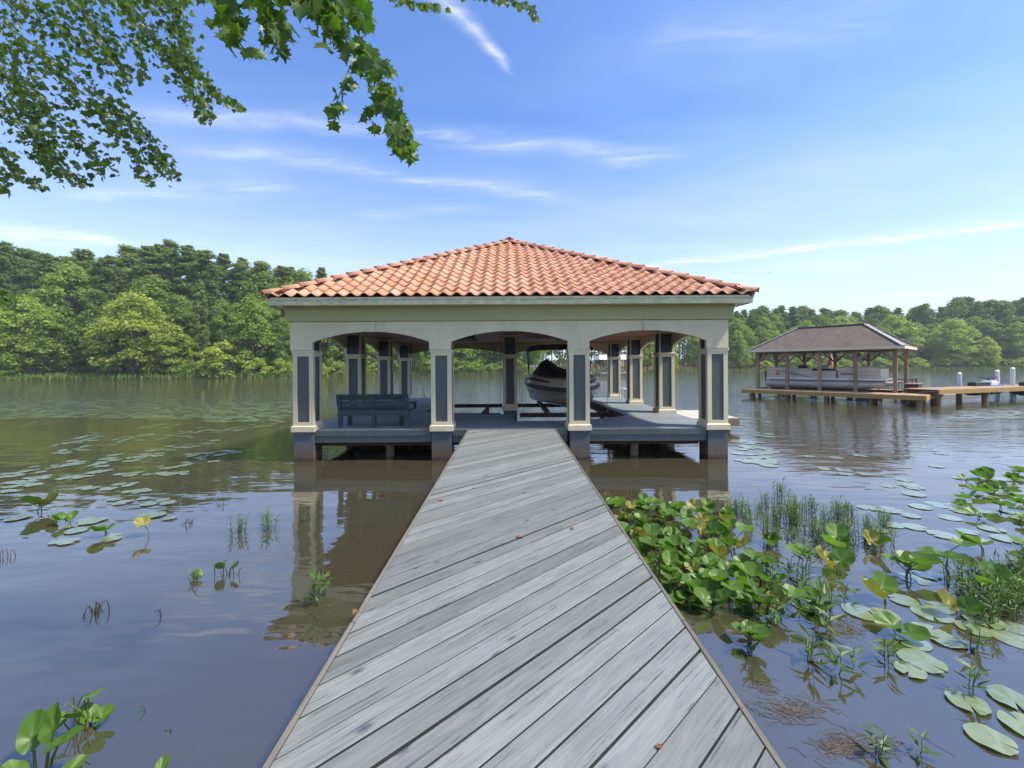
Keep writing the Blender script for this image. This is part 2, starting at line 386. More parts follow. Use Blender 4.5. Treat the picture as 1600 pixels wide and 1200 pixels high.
def ground_mat():
    m, nt, bs = base_mat('bank_ground'); v = coords(nt)
    n = noise(nt, v, .35, 6, .65); n2 = noise(nt, v, 3.0, 5, .7)
    c = mixc(nt, n.step(.35, .65), (.075, .105, .03), (.10, .085, .045)); c = mixc(nt, n2.step(.45, .7) * .6, c, (.12, .15, .045))
    d = new(nt, 'ShaderNodeVectorMath', operation='DISTANCE'); nt.links.new(v, d.inputs[0]); d.inputs[1].default_value = (58, 158, 1.0)
    straw = ((N(nt, d.outputs['Value']) + n * 12) * -1 + 48).step(0, 14)      # bare pine straw under the open stand of pines
    c = mixc(nt, straw, c, (.20, .105, .06))
    nt.links.new(c, bs.inputs['Base Color']); bs.inputs['Roughness'].default_value = .95; bumpn(nt, n2, .6, .1, bs); return m
go = link('ground', fast_mesh('ground', vs, q, ground_mat(), smooth=True)); go['kind'] = 'structure'

def water_mat():
    m, nt, bs = base_mat('lake_water'); v = coords(nt)
    nt.nodes.remove(bs)
    sep = new(nt, 'ShaderNodeSeparateXYZ'); nt.links.new(v, sep.inputs[0]); X, Y = N(nt, sep.outputs[0]), N(nt, sep.outputs[1])
    big = noise(nt, mapping(nt, v, (.05, .09, 1)), 1.0, 3, .5)
    wind = (Y + (big - .5) * 26 + X * .10).step(8, 26)                 # sheltered by the bank, ruffled further out
    calm = noise(nt, mapping(nt, v, (.55, 1.5, 1)), 1.0, 3, .5)
    r1 = noise(nt, mapping(nt, v, (1.1, 3.2, 1)), 1.0, 3, .6, .3)
    r2 = noise(nt, mapping(nt, v, (4.5, 9.0, 1)), 1.0, 3, .6, .3)
    r0 = noise(nt, mapping(nt, v, (.45, 1.15, 1), rot=(0, 0, .15)), 1.0, 2, .5, .4)
    h = calm * .016 + (r1 * .050 + r2 * .012) * (wind * .95 + .03) + r0 * .11 * (Y + (big - .5) * 30).step(18, 36)
    b = new(nt, 'ShaderNodeBump'); b.inputs['Strength'].default_value = 1.0; b.inputs['Distance'].default_value = 1.0; nt.links.new(h.s, b.inputs['Height'])
    silt = noise(nt, mapping(nt, v, (.25, .25, 1)), 1.0, 4, .6)
    dif = new(nt, 'ShaderNodeBsdfDiffuse'); nt.links.new(mixc(nt, silt, (.046, .042, .025), (.058, .051, .030)), dif.inputs[0])
    gl = new(nt, 'ShaderNodeBsdfGlossy'); gl.inputs['Roughness'].default_value = .018; gl.inputs[0].default_value = (1, 1, 1, 1)
    fr = new(nt, 'ShaderNodeFresnel'); fr.inputs[0].default_value = 2.75
    for n in (gl, fr): nt.links.new(b.outputs[0], n.inputs['Normal'])
    mx = new(nt, 'ShaderNodeMixShader'); nt.links.new(fr.outputs[0], mx.inputs[0]); nt.links.new(dif.outputs[0], mx.inputs[1]); nt.links.new(gl.outputs[0], mx.inputs[2])
    nt.links.new(mx.outputs[0], nt.nodes['Material Output'].inputs[0]); return m
# the lake surface: ends a little inside the bank that rises out of it
wa = np.linspace(-math.pi, math.pi, 720, endpoint=False); wr = shore_r(wa) + .25
wv = np.concatenate([[[CX, CY, 0]], np.stack([CX + np.cos(wa) * wr, CY + np.sin(wa) * wr, np.zeros(720)], -1)])
k = np.arange(720); wq = np.stack([np.zeros(720, int), k + 1, (k + 1) % 720 + 1], -1)
wo_ = link('water', fast_mesh('water', wv, wq, water_mat())); wo_['kind'] = 'structure'

# ------------------------------------------------------------------ boardwalk of diagonal boards
WX0, WX1, WY0, WY1, WA = -.955, 1.045, -1.6, 9.93, R(42.5)
bw = thing('boardwalk', 'long grey painted wooden boardwalk of diagonal boards leading to the boathouse', 'boardwalk', (0, WY1, .733))
bw.rotation_euler = (math.atan(.0095), 0, 0)
def clip(poly, nx, ny, c):                                        # keep nx*x+ny*y <= c
    out = []
    for i in range(len(poly)):
        p, q_ = poly[i], poly[(i + 1) % len(poly)]
        dp, dq = nx * p[0] + ny * p[1] - c, nx * q_[0] + ny * q_[1] - c
        if dp <= 0: out.append(p)
        if dp * dq < 0: t = dp / (dp - dq); out.append((p[0] + t * (q_[0] - p[0]), p[1] + t * (q_[1] - p[1])))
    return out
ca, sa = math.cos(WA), math.sin(WA); pitch = .1465; kk = -60
r_ = random.Random(3)
while kk < 80:
    n0 = kk * pitch; gap = r_.uniform(.006, .013) + (.010 if r_.random() < .12 else 0)
    rect = [(WX0, WY0), (WX1, WY0), (WX1, WY1), (WX0, WY1)]
    pl = clip(clip(rect, -sa, ca, n0 + pitch - gap), sa, -ca, -n0)
    kk += 1
    if len(pl) < 3: continue
    A = abs(sum(pl[i][0] * pl[(i + 1) % len(pl)][1] - pl[(i + 1) % len(pl)][0] * pl[i][1] for i in range(len(pl)))) / 2
    if A < .004: continue
    mx_, my_ = sum(p[0] for p in pl) / len(pl), sum(p[1] for p in pl) / len(pl)
    loc = [((x - mx_) * ca + (y - my_) * sa, -(x - mx_) * sa + (y - my_) * ca) for x, y in pl]
    # drop duplicate corners
    cl = [p for i, p in enumerate(loc) if math.dist(p, loc[i - 1]) > .012]
    if len(cl) < 3: continue
    pm = MB().prism(cl, -.038, 0, .003); pm.m = [1 if i <= len(cl) else 0 for i in range(len(pm.f))]      # cut sides: bare grimy wood, near-black to paint in the shade of the gaps
    pm.obj('board', [M['walk'], M['grime_gap_shade']], bw, (mx_, my_ - WY1, r_.uniform(-.0025, .0015)), (r_.uniform(-.006, .006), r_.uniform(-.001, .001), WA), fix=False)
for x0, x1 in ((WX0 - .030, WX0 - .004), (WX1 + .004, WX1 + .030)):
    L0, L1 = WY0, WY1
    for a0, a1 in ((WY0, 2.6), (2.606, 6.3), (6.306, WY1 - .02)):
        o = MB().box(-(a1 - a0) / 2, (a1 - a0) / 2, -.013, .013, -.15, .002, .003).obj('edge_board', M['edge'], bw, ((x0 + x1) / 2 + r_.uniform(-.003, .003), (a0 + a1) / 2 - WY1, 0), (0, 0, R(90)))
for x in (-.80, .045, .89):
    MB().box(-(WY1 - WY0) / 2, (WY1 - WY0) / 2, -.03, .03, -.23, -.042).obj('joist', M['underside'], bw, (x, (WY0 - WY1) / 2, 0), (0, 0, R(90)))
for y in (2.4, 5.2, 8.0):
    for x in (-.72, .81):
        MB().tube([(0, 0, -1.95), (0, 0, -.235)], .09, 10).obj('piling', M['pile'], bw, (x, y - WY1, 0))

# ------------------------------------------------------------------ boathouse
BY0, BY1, HX = 9.90, 20.01, 5.12
BCY = (BY0 + BY1) / 2; HY = (BY1 - BY0) / 2
DZ = .735
bh = thing('boathouse', 'cream boathouse with arches, slate panelled columns and a red clay tile roof', 'boathouse', (0.02, BCY, 0))
def bpart(name, mb, mats, par=None, fix=True):                     # geometry given in world x,y: move it to the house's own frame
    mb.v = [(x - .02, y - BCY, z) for x, y, z in mb.v]
    return mb.obj(name, mats, par or bh, fix=fix)
# --- columns
cs = .24
def col_meshes():
    fr = MB()
    for sx in (-1, 1):
        for sy in (-1, 1):
            fr.box(*sorted((sx * cs, sx * (cs - .10))), *sorted((sy * cs, sy * (cs - .10))), .86, 2.555)
    fr.box(-cs - .002, cs + .002, -cs - .002, cs + .002, .80, .925); fr.box(-cs - .002, cs + .002, -cs - .002, cs + .002, 2.475, 2.56)
    pan = MB().box(-.215, .215, -.215, .215, .88, 2.52)
    bt = MB().box(-.275, .275, -.275, .275, .705, .845, .02)
    cp = MB().box(-.262, .262, -.262, .262, 2.562, 2.612, .008); cp.box(-.25, .25, -.25, .25, 2.53, 2.5615)
    upn = MB().box(-.20, .20, -.20, .20, 2.6125, 3.27)
    cst = MB()
    for sx in (-1, 1):
        for sy in (-1, 1): cst.box(sx * .205 - .018, sx * .205 + .018, sy * .205 - .018, sy * .205 + .018, 2.613, 3.272)
    cst.box(-.228, .228, -.228, .228, 3.20, 3.274)
    pr = MB().box(-.232, .232, -.232, .232, -1.25, .704)
    fm = fr.obj('column', M['cream']); res = [('column', fm.data)]
    bpy.data.objects.remove(fm)
    for nm, mb, mt in (('panel', pan, M['slate']), ('base_trim', bt, M['trim']), ('capital', cp, M['cream']), ('upper_panel', upn, M['navy']), ('corner_strip', cst, M['trim']), ('pier_block', pr, M['pier'])):
        o = mb.obj(nm, mt); res.append((nm, o.data)); bpy.data.objects.remove(o)
    return res
CM = col_meshes()
rows = (10.17, 13.36, 16.55, 19.74)
cols = [(x, rows[0]) for x in (-4.86, -1.62, 1.62, 4.86)] + [(s_ * 4.86, y) for y in rows[1:] for s_ in (-1, 1)] + [(0, 14.62), (0, 19.74)]
for x, y in cols:
    c = link('column', CM[0][1], bh, (x, y - BCY, 0))
    for nm, me in CM[1:]: link(nm, me, c)
# --- arch walls
def arch_wall(stops, y_out, y_in, mi_end):
    """wall standing along x: stops = column centres; solid over the columns, a low arch between them"""
    prof = []
    for i, c in enumerate(stops):
        l, r2 = c - .255, c + .255
        if i == 0: l = stops[0] - .26
        if i == len(stops) - 1: r2 = stops[-1] + .26
        prof += [(l, 2.616), (r2, 2.616)]
        if i < len(stops) - 1:
            a0, a1 = r2, stops[i + 1] - .255; n = 20
            zs, rise = 2.80, .245
            half = (a1 - a0) / 2; rad_ = (half * half + rise * rise) / (2 * rise)
            for k in range(n + 1):
                s = a0 + (a1 - a0) * k / n
                z = zs + math.sqrt(max(rad_ ** 2 - (s - (a0 + a1) / 2) ** 2, 0)) - (rad_ - rise)
                prof.append((s, z))
    mb = MB(); top = 3.275
    for (s0, z0), (s1, z1) in zip(prof, prof[1:]):
        if s1 - s0 > 1e-6:
            for y in (y_out, y_in): mb.add([(s0, y, z0), (s1, y, z1), (s1, y, top), (s0, y, top)], [(0, 1, 2, 3)])
        mb.add([(s0, y_out, z0), (s1, y_out, z1), (s1, y_in, z1), (s0, y_in, z0)], [(0, 1, 2, 3)])
    for s in (prof[0][0], prof[-1][0]): mb.add([(s, y_out, 2.616), (s, y_in, 2.616), (s, y_in, top), (s, y_out, top)], [(0, 1, 2, 3)])
    return mb
bpart('arch_wall', arch_wall((-4.86, -1.62, 1.62, 4.86), BY0, BY0 + .085, 0), M['cream'], fix=False)
bpart('arch_wall', arch_wall((-4.86, 0, 4.86), BY1, BY1 - .085, 0), M['cream'], fix=False)
for sx in (-1, 1):
    mb = arch_wall([y - BCY + .0 for y in rows], 0, .085, 0)
    # swing it onto the side
    mb.v = [(sx * (HX - y), x + BCY, z) for x, y, z in mb.v]
    mb.v = [(x + .0, min(max(y, BY0 + .087), BY1 - .087), z) for x, y, z in mb.v]
    bpart('arch_wall', mb, M['cream'], fix=False)
for c in (-3.24, 0, 3.24):                                          # keystones
    kb = MB(); kb.add([(c - .125, BY0 - .032, 3.268), (c + .125, BY0 - .032, 3.268), (c + .10, BY0 - .032, 3.035), (c - .10, BY0 - .032, 3.035),
                       (c - .125, BY0 + .02, 3.268), (c + .125, BY0 + .02, 3.268), (c + .10, BY0 + .02, 3.035), (c - .10, BY0 + .02, 3.035)],
                      [(0, 1, 2, 3), (0, 4, 5, 1), (1, 5, 6, 2), (2, 6, 7, 3), (3, 7, 4, 0)])
    bpart('keystone', kb, M['cream'])
for c in (-1.62, 1.62):                                             # joints between the wall boards
    bpart('wall_joint', MB().box(c - .006, c + .006, BY0 - .004, BY0 + .01, 2.63, 3.262), M['trim'])
# --- coved frieze, soffit, fascia
EH, EZ = 5.468, 3.80
fz = MB(); o0, o1 = .012, .11
lo = [(-HX - o0, BY0 - o0), (HX + o0, BY0 - o0), (HX + o0, BY1 + o0), (-HX - o0, BY1 + o0)]
mid = [(-HX - .05, BY0 - .05), (HX + .05, BY0 - .05), (HX + .05, BY1 + .05), (-HX - .05, BY1 + .05)]
hi = [(-HX - o1, BY0 - o1), (HX + o1, BY0 - o1), (HX + o1, BY1 + o1), (-HX - o1, BY1 + o1)]
inn = [(-HX + .1, BY0 + .1), (HX - .1, BY0 + .1), (HX - .1, BY1 - .1), (-HX + .1, BY1 - .1)]
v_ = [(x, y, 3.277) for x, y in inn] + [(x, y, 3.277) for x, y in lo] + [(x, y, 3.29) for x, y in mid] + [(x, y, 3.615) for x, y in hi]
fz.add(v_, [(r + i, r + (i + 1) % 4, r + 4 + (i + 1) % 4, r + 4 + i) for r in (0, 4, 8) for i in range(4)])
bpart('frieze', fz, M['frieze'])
FX = EH - .045
bpart('soffit', MB().box(-FX + .03, FX - .03, BCY - FX + .03, BCY + FX - .03, 3.618, 3.64), M['cream'])
for k in range(4):                                                  # fascia boards, one for each side
    mb = MB().box(-FX - (.0 if k % 2 else .03), FX + (.0 if k % 2 else .03), -FX - .03, -FX, 3.612, 3.782)
    mb.box(-FX - (.0 if k % 2 else .05), FX + (.0 if k % 2 else .05), -FX - .05, -FX - .03, 3.73, 3.784)
    rot = Matrix.Rotation(R(90) * k, 4, 'Z'); mb.v = [tuple(rot @ Vector(v)) for v in mb.v]
    mb.obj('fascia_board', M['fascia'], bh)
# --- ceiling of boards
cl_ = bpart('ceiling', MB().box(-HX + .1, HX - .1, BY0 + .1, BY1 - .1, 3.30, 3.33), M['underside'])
y = BY0 + .12; i = 0
while y < BY1 - .3:
    b_ = MB().box(-HX + .12, HX - .12, -.12, .12, -.02, 0).obj('board', M['ceiling'], cl_, (0, y + .12 - BCY, 3.30 - .001 - (i % 2) * .004)); y += .247; i += 1
# --- roof: underlay, clay tiles, hip caps
SL = .505; aa = math.atan(SL); APEX = EZ + EH * SL
rf = MB().add([(-EH + .03, -EH + .03, EZ - .01), (EH - .03, -EH + .03, EZ - .01), (EH - .03, EH - .03, EZ - .01), (-EH + .03, EH - .03, EZ - .01), (0, 0, APEX - .02)],
              [(0, 1, 4), (1, 2, 4), (2, 3, 4), (3, 0, 4), (3, 2, 1, 0)]).obj('roof', M['underlay'], bh)
TW, EXPO, TL = .2954, .372, .43
def tile_mesh(r__):
    n = 9; v, f = [], []
    for yy, lift in ((0, .026), (TL * .5, .012), (TL, -.004)):
        for th in (0, .016):
            for k in range(n + 1):
                x = -TW / 2 - .006 + (TW + .012) * k / n
                c = math.cos(2 * math.pi * x / TW); z = .040 * (c + .18 * (c * c - 1)) + .036 + lift - th + r__.uniform(-.0012, .0012)
                v.append((x, yy, z))
    m_ = n + 1
    for a in (0, 2 * m_):
        for k in range(n):
            f.append((a + k, a + k + 1, a + 2 * m_ + k + 1, a + 2 * m_ + k)); f.append((a + m_ + k, a + 3 * m_ + k, a + 3 * m_ + k + 1, a + m_ + k + 1))
    for k in range(n): f.append((k, m_ + k, m_ + k + 1, k + 1))
    return v, f
rt = random.Random(11); TV = [tile_mesh(rt) for _ in range(3)]
TMesh = []
for v, f in TV:
    mb = MB(); mb.add(v, f, True); o = mb.obj('roof_tile', M['tile']); TMesh.append(o.data); bpy.data.objects.remove(o)
def tile_spots():
    out = []
    SLEN = EH / math.cos(aa); nrow = int(SLEN / EXPO)
    for r in range(nrow + 1):
        u = r * EXPO - .03
        half = EH - (u + TL * .45) * math.cos(aa)
        kmax = int(half / TW + .5)
        for k in range(-kmax, kmax + 1):
            x = k * TW
            if abs(x) < half + .02: out.append((x, u))
    return out
spots = tile_spots()
UP, NV = Vector((0, math.cos(aa), math.sin(aa))), Vector((0, -math.sin(aa), math.cos(aa)))
Mf = Matrix(((1, 0, 0, 0), (0, UP.y, NV.y, -EH), (0, UP.z, NV.z, EZ), (0, 0, 0, 1)))
spots.sort(key=lambda s: s[1]); print('front tiles', len(spots))
rest = MB()
for i, (x, u) in enumerate(spots):
    T = Mf @ Matrix.Translation((x + rt.uniform(-.004, .004), u + rt.uniform(-.006, .006), rt.uniform(-.002, .004))) @ Matrix.Rotation(rt.uniform(-.012, .012), 4, 'Z')
    if i < 300:
        o = link('roof_tile', TMesh[rt.randrange(3)], rf); o.matrix_local = T
    else:
        v, f = TV[rt.randrange(3)]; rest.add([T @ Vector(p) for p in v], f, True)
for k in (1, 2, 3):
    Rk = Matrix.Rotation(R(90) * k, 4, 'Z')
    for x, u in spots:
        v, f = TV[rt.randrange(3)]; T = Rk @ Mf @ Matrix.Translation((x, u, rt.uniform(-.002, .004))); rest.add([T @ Vector(p) for p in v], f, True)
ro = rest.obj('roof_tiling', M['tile'], rf, fix=False); ro['kind'] = 'stuff'
# hip caps: tapered half barrels
def cap_mesh():
    v, f = [], []; n = 8; L = .47
    for yy, rad_, lift in ((0, .112, .03), (L, .092, 0)):
        for th in (0, .018):
            for k in range(n + 1):
                g = math.pi * k / n; v.append((math.cos(g) * (rad_ - th), yy, math.sin(g) * (rad_ - th) * .95 + lift))
    m_ = n + 1
    for k in range(n):
        f += [(k, k + 1, 2 * m_ + k + 1, 2 * m_ + k), (m_ + k, 3 * m_ + k, 3 * m_ + k + 1, m_ + k + 1), (k, m_ + k, m_ + k + 1, k + 1)]
    mb = MB(); mb.add(v, f, True); o = mb.obj('hip_tile', M['tile']); me = o.data; bpy.data.objects.remove(o); return me
HM = cap_mesh()
for sx, sy in ((-1, -1), (1, -1), (1, 1), (-1, 1)):
    st, en = Vector((sx * (EH + .03), sy * (EH + .03), EZ - .012)), Vector((0, 0, APEX)); d_ = (en - st); L = d_.length; d_.normalize()
    side = d_.cross(Vector((0, 0, 1))).normalized(); nn = side.cross(d_).normalized()
    MB().bar(st + d_ * .06, en, .15, .13).obj('hip_mortar', M['underlay'], rf)
    n = int(L / .405)
    for i in range(n):
        p = st + d_ * (i * L / n) + nn * (.030 + rt.uniform(-.004, .004))
        o = link('hip_tile', HM, rf)
        o.matrix_local = Matrix(((side.x, d_.x, nn.x, p.x), (side.y, d_.y, nn.y, p.y), (side.z, d_.z, nn.z, p.z), (0, 0, 0, 1))) @ Matrix.Rotation(rt.uniform(-.02, .02), 4, 'Z')
ap = MB(); ap.tube([(0, 0, APEX - .06), (0, 0, APEX + .04), (0, 0, APEX + .085), (0, 0, APEX + .10)], [.20, .17, .09, .02], 12); ap.obj('peak_cap', M['tile'], rf)

# --- deck
def deck_spans(y):
    if y < 11.5: return [(-5.1, 5.1)]
    left_in = .12 if y < 13.05 else (-1.9 - (y - 13.05) * .95 if y < 13.98 else -2.79)
    right_in = 2.13 + (y - 11.5) * 1.25 if y < 12.54 else 3.43
    return [(-5.1, left_in), (right_in, 5.1)]
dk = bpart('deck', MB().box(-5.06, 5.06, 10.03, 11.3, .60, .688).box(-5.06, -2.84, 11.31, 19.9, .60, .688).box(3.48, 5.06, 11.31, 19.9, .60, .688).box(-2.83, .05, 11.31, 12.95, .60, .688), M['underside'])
y, i = 10.005, 0
rdk = random.Random(5)
while y < 19.98:
    for a0, a1 in deck_spans(y + .07):
        cut = [a0, a1]
        if a1 - a0 > 5: cut = [a0, rdk.uniform(a0 + 1.5, a1 - 1.5), a1]
        for b0, b1 in zip(cut, cut[1:]):
            L = (b1 - b0) / 2 - .002
            MB().box(-L, L, -.0695, .0695, -.035, 0, .004).obj('plank', M['deck'], dk, ((b0 + b1) / 2 - .02, y + .0695 - BCY, DZ + rdk.uniform(-.0012, .0012)))
    y += .1455; i += 1
for a, b in ((-4.58, -1.90), (1.90, 4.58)):                         # stepped rim in front, between the columns
    bpart('rim_board', MB().box(a - .05, b + .05, 9.972, 10.002, .592, .728), M['slate'], dk); bpart('rim_board', MB().box(a - .05, b + .05, 9.995, 10.028, .44, .585), M['slate'], dk)
bpart('rim_board', MB().box(-1.35, -1.0, 9.972, 10.002, .592, .728), M['slate'], dk); bpart('rim_board', MB().box(1.09, 1.35, 9.972, 10.002, .592, .728), M['slate'], dk)
bpart('rim_board', MB().box(-1.35, 1.35, 9.995, 10.028, .44, .585), M['slate'], dk)
for bx_ in ((3.40, 3.428, 12.56, 19.95, .47, .73), (-2.786, -2.758, 14.0, 19.95, .47, .73), (.122, .15, 11.52, 13.03, .47, .73), (.16, 2.1, 11.468, 11.49, .47, .70)): bpart('rim_board', MB().box(*bx_), M['underside'], dk)
for (x0, y0, x1, y1) in ((2.15, 11.47, 3.42, 12.53), (-1.93, 13.09, -2.76, 13.98)):
    bpart('rim_board', MB().bar((x0, y0, .60), (x1, y1, .60), .03, .24), M['underside'], dk)
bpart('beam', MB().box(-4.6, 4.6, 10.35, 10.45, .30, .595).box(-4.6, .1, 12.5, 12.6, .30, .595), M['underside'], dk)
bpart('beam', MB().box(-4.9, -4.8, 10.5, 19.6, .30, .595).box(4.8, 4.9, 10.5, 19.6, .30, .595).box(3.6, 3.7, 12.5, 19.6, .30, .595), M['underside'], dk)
for x, y in ((-2.98, 10.55), (3.08, 10.52), (-3.0, 13.0), (3.55, 13.1), (-2.95, 16.5), (3.6, 16.5), (-2.95, 19.5), (3.6, 19.5), (-1.0, 12.7), (1.0, 11.2)):
    bpart('piling', MB().tube([(x, y, -1.3), (x, y, .594)], .105, 12), M['pile'], dk)
bpart('cross_brace', MB().bar((3.1, 11.6, .1), (4.6, 12.9, .52), .05, .18).bar((-3.1, 11.0, .12), (-4.6, 12.9, .52), .05, .18), M['underside'], dk)

# ------------------------------------------------------------------ boat lifts under the roof
def boat_lift(xc, w_, label, loaded):
    t = thing('boat_lift', label, 'boat lift', (xc, 15.6, 0), 0, 'boat lifts in the two slips')
    for yy in (-1.5, 1.9):
        MB().box(-w_, w_, -.05, .05, .505, .53).box(-w_, w_, -.05, .05, .625, .65).box(-w_, w_, -.012, .012, .53, .625).obj('cross_beam', M['rust'], t, (0, yy, 0))
        for sx in (-1, 1):
            MB().tube([(sx * (w_ - .08), yy, .64), (sx * (w_ - .08), yy, 3.27)], .009, 6).obj('cable', M['steel'], t)
    for sx in (-.62, .62):
        if loaded:
            MB().box(sx - .07, sx + .07, -2.0, 2.4, .66, .76).obj('bunk', M['underside'], t)
        else:
            MB().add([(sx - .16, -1.56, .655), (sx + .12, -1.56, .655), (sx + .12, -1.56, .86), (sx + .06, -1.56, .89), (sx - .16, -1.44, .655), (sx + .12, -1.44, .655), (sx + .12, -1.44, .86), (sx + .06, -1.44, .89)],
                     [(0, 1, 2, 3), (7, 6, 5, 4), (0, 4, 5, 1), (1, 5, 6, 2), (2, 6, 7, 3), (3, 7, 4, 0)]).obj('bunk_bracket', M['rust'], t)
    MB().box(-.28, .28, -1.75, -1.45, 3.10, 3.27).box(-.1, .1, -1.85, -1.75, 3.12, 3.22).obj('motor', M['black'], t)
    MB().tube([(-.3, -1.6, 3.05), (.42, -1.6, 3.05)], .04, 10).obj('drive_shaft', M['steel'], t)
    return t
boat_lift(-1.42, 1.12, 'rusty steel boat lift standing empty in the slip left of the centre column', False)
boat_lift(1.84, 1.5, 'rusty steel boat lift carrying the covered motorboat', True)

# ------------------------------------------------------------------ covered motorboat, bow towards the walkway
mbt = thing('motorboat', 'beige and black runabout boat with navy canvas cover on a lift', 'boat', (1.84, 12.45, 0))
NS = 22; LB = 5.7
def station(t):
    """t = 0 bow .. 1 stern; half widths and heights"""
    wdt = 1.24 * min(1, (math.sin(min(t / .42, 1) * math.pi / 2)) ** .62); wdt *= 1 - .06 * max(0, t - .6) / .4
    ch = wdt * (.42 + .42 * min(1, t / .4)); zr = 1.56 + .08 * min(1, t / .3)
    keel = .86 + .52 * max(0, 1 - t / .22) ** 2.0; chz = 1.03 + .30 * max(0, 1 - t / .3) ** 1.5
    return wdt, ch, zr, keel, chz
def boat_strip(fn, n=NS, t0=0.0, t1=1.0):
    mb = MB(); ringlen = None; vs = []
    for i in range(n + 1):
        t = t0 + (t1 - t0) * (i / n) ** 1.5; pts = fn(t); ringlen = len(pts); vs += [(x, t * LB, z) for x, z in pts]
    fs = [(i * ringlen + k, i * ringlen + k + 1, (i + 1) * ringlen + k + 1, (i + 1) * ringlen + k) for i in range(n) for k in range(ringlen - 1)]
    mb.add(vs, fs, True); return mb, ringlen
def hull_ring(t):
    w_, c, zr, kz, cz = station(t); out = []
    for s in (-1, 1):
        seg = [(w_ * .985, zr - .03), (w_ * .94 + c * .03, zr - .16), (c * 1.02 + (w_ - c) * .45, cz + (zr - cz) * .45), (c * 1.05, cz + .05), (c * .96, cz), (c * .5, kz + (cz - kz) * .52), (0, kz)]
        out += [(s * x, z) for x, z in (seg if s < 0 else seg[::-1][1:])]
    return out
mb, rl = boat_strip(hull_ring); n_ = len(mb.v); mb.add(mb.v[-rl:], [tuple(range(rl))]); mb.obj('hull', M['hull'], mbt)
mb, rl = boat_strip(lambda t: [(-station(t)[0] * .99 - .012, station(t)[2] - .135), (-station(t)[0] - .022, station(t)[2] - .10), (-station(t)[0] - .022, station(t)[2] - .03), (-station(t)[0] * .99, station(t)[2])])
mb.v += []; o_ = mb.obj('rub_rail', M['black'], mbt)
mb, rl = boat_strip(lambda t: [(station(t)[0] * .99 + .012, station(t)[2] - .135), (station(t)[0] + .022, station(t)[2] - .10), (station(t)[0] + .022, station(t)[2] - .03), (station(t)[0] * .99, station(t)[2])])
mb.obj('rub_rail', M['black'], mbt)
def deck_ring(t):
    w_, c, zr, _, _ = station(t); g = .20 + .07 * math.sin(min(t / .4, 1) * 1.57)
    return [(-w_ * .995, zr - .02), (-w_ * .97, zr + g * .4), (-w_ * .90, zr + g * .45), (-w_ * .86, zr + g), (-w_ * .70, zr + g * 1.1), (0, zr + g * 1.12), (w_ * .70, zr + g * 1.1), (w_ * .86, zr + g), (w_ * .90, zr + g * .45), (w_ * .97, zr + g * .4), (w_ * .995, zr - .02)]
mb, rl = boat_strip(deck_ring); mb.add(mb.v[-rl:], [tuple(range(rl))]); mb.obj('deck_moulding', M['hull'], mbt)
def cover_ring(t):
    w_, c, zr, _, _ = station(t); g = .20 + .07 * math.sin(min(t / .4, 1) * 1.57); top = zr + g * 1.12
    hump = lambda x: .40 * math.exp(-((x + .62) / .40) ** 2) * math.exp(-((t - .42) / .17) ** 2) + .13 * math.exp(-((t - .5) / .3) ** 2) * math.exp(-(x / 1.0) ** 2)
    out = []
    for k in range(17):
        x = -1 + 2 * k / 16; e = 1 - abs(x) ** 6
        out.append((x * w_ * .93, zr + .10 + (top - zr - .07 + hump(x * w_)) * e + .012 * math.sin(x * 19 + t * 31)))
    return out
mb, rl = boat_strip(cover_ring, 26, .10, .98); mb.obj('canvas_cover', M['canvas'], mbt)
for s in (-1, 1):                                                   # dark graphic and lighter swirl on the bow sides
    mb, rl = boat_strip(lambda t: [(s * (x + .008), z) for x, z in ((station(t)[1] * 1.02 + (station(t)[0] - station(t)[1]) * .62, station(t)[4] + (station(t)[2] - station(t)[4]) * .60), (station(t)[1] * 1.02 + (station(t)[0] - station(t)[1]) * .47, station(t)[4] + (station(t)[2] - station(t)[4]) * .46))], 12, .10, .8)
    mb.obj('hull_stripe', M['hull2'], mbt)
bm_ = MB(); n = 10                                                   # folded-out bimini top
v = []
for i in range(5):
    for k in range(n + 1):
        x = -1.15 + 2.3 * k / n; v.append((x, 2.7 + i * .45, 3.03 - .10 * abs(x / 1.15) ** 3 - .05 * abs(i - 2) / 2))
f = [(i * (n + 1) + k, i * (n + 1) + k + 1, (i + 1) * (n + 1) + k + 1, (i + 1) * (n + 1) + k) for i in range(4) for k in range(n)]
bm_.add(v, f, True); bm_.add([(x, y, z - .06) for x, y, z in v], f, True)
for e in ([k for k in range(n + 1)], [4 * (n + 1) + k for k in range(n + 1)], [i * (n + 1) for i in range(5)], [i * (n + 1) + n for i in range(5)]):
    for a, b in zip(e, e[1:]): bm_.add([v[a], v[b], (v[b][0], v[b][1], v[b][2] - .13), (v[a][0], v[a][1], v[a][2] - .13)], [(0, 1, 2, 3)])
bim = bm_.obj('bimini_top', M['canvas'], mbt)
for s in (-1, 1):
    MB().tube([(s * 1.13, 2.75, 2.86), (s * 1.12, 3.2, 1.86)], .016, 8).obj('bimini_pole', M['black'], mbt); MB().tube([(s * 1.13, 4.4, 2.86), (s * 1.12, 3.3, 1.86)], .016, 8).obj('bimini_pole', M['black'], mbt)
    MB().tube([(s * 1.02, 1.0, 1.84), (s * 1.05, 1.3, 1.93), (s * 1.10, 2.0, 1.95), (s * 1.10, 2.2, 1.85)], .014, 8).obj('grab_rail', M['steel'], mbt)
MB().box(-.16, .16, 5.70, 6.0, .62, 1.15, .03).box(-.05, .05, 5.75, 5.95, .45, .62).obj('outdrive', M['black'], mbt)
MB().tube([(-.02, .10, 1.32), (-.01, .04, 1.34)], .035, 8).obj('bow_eye', M['steel'], mbt)

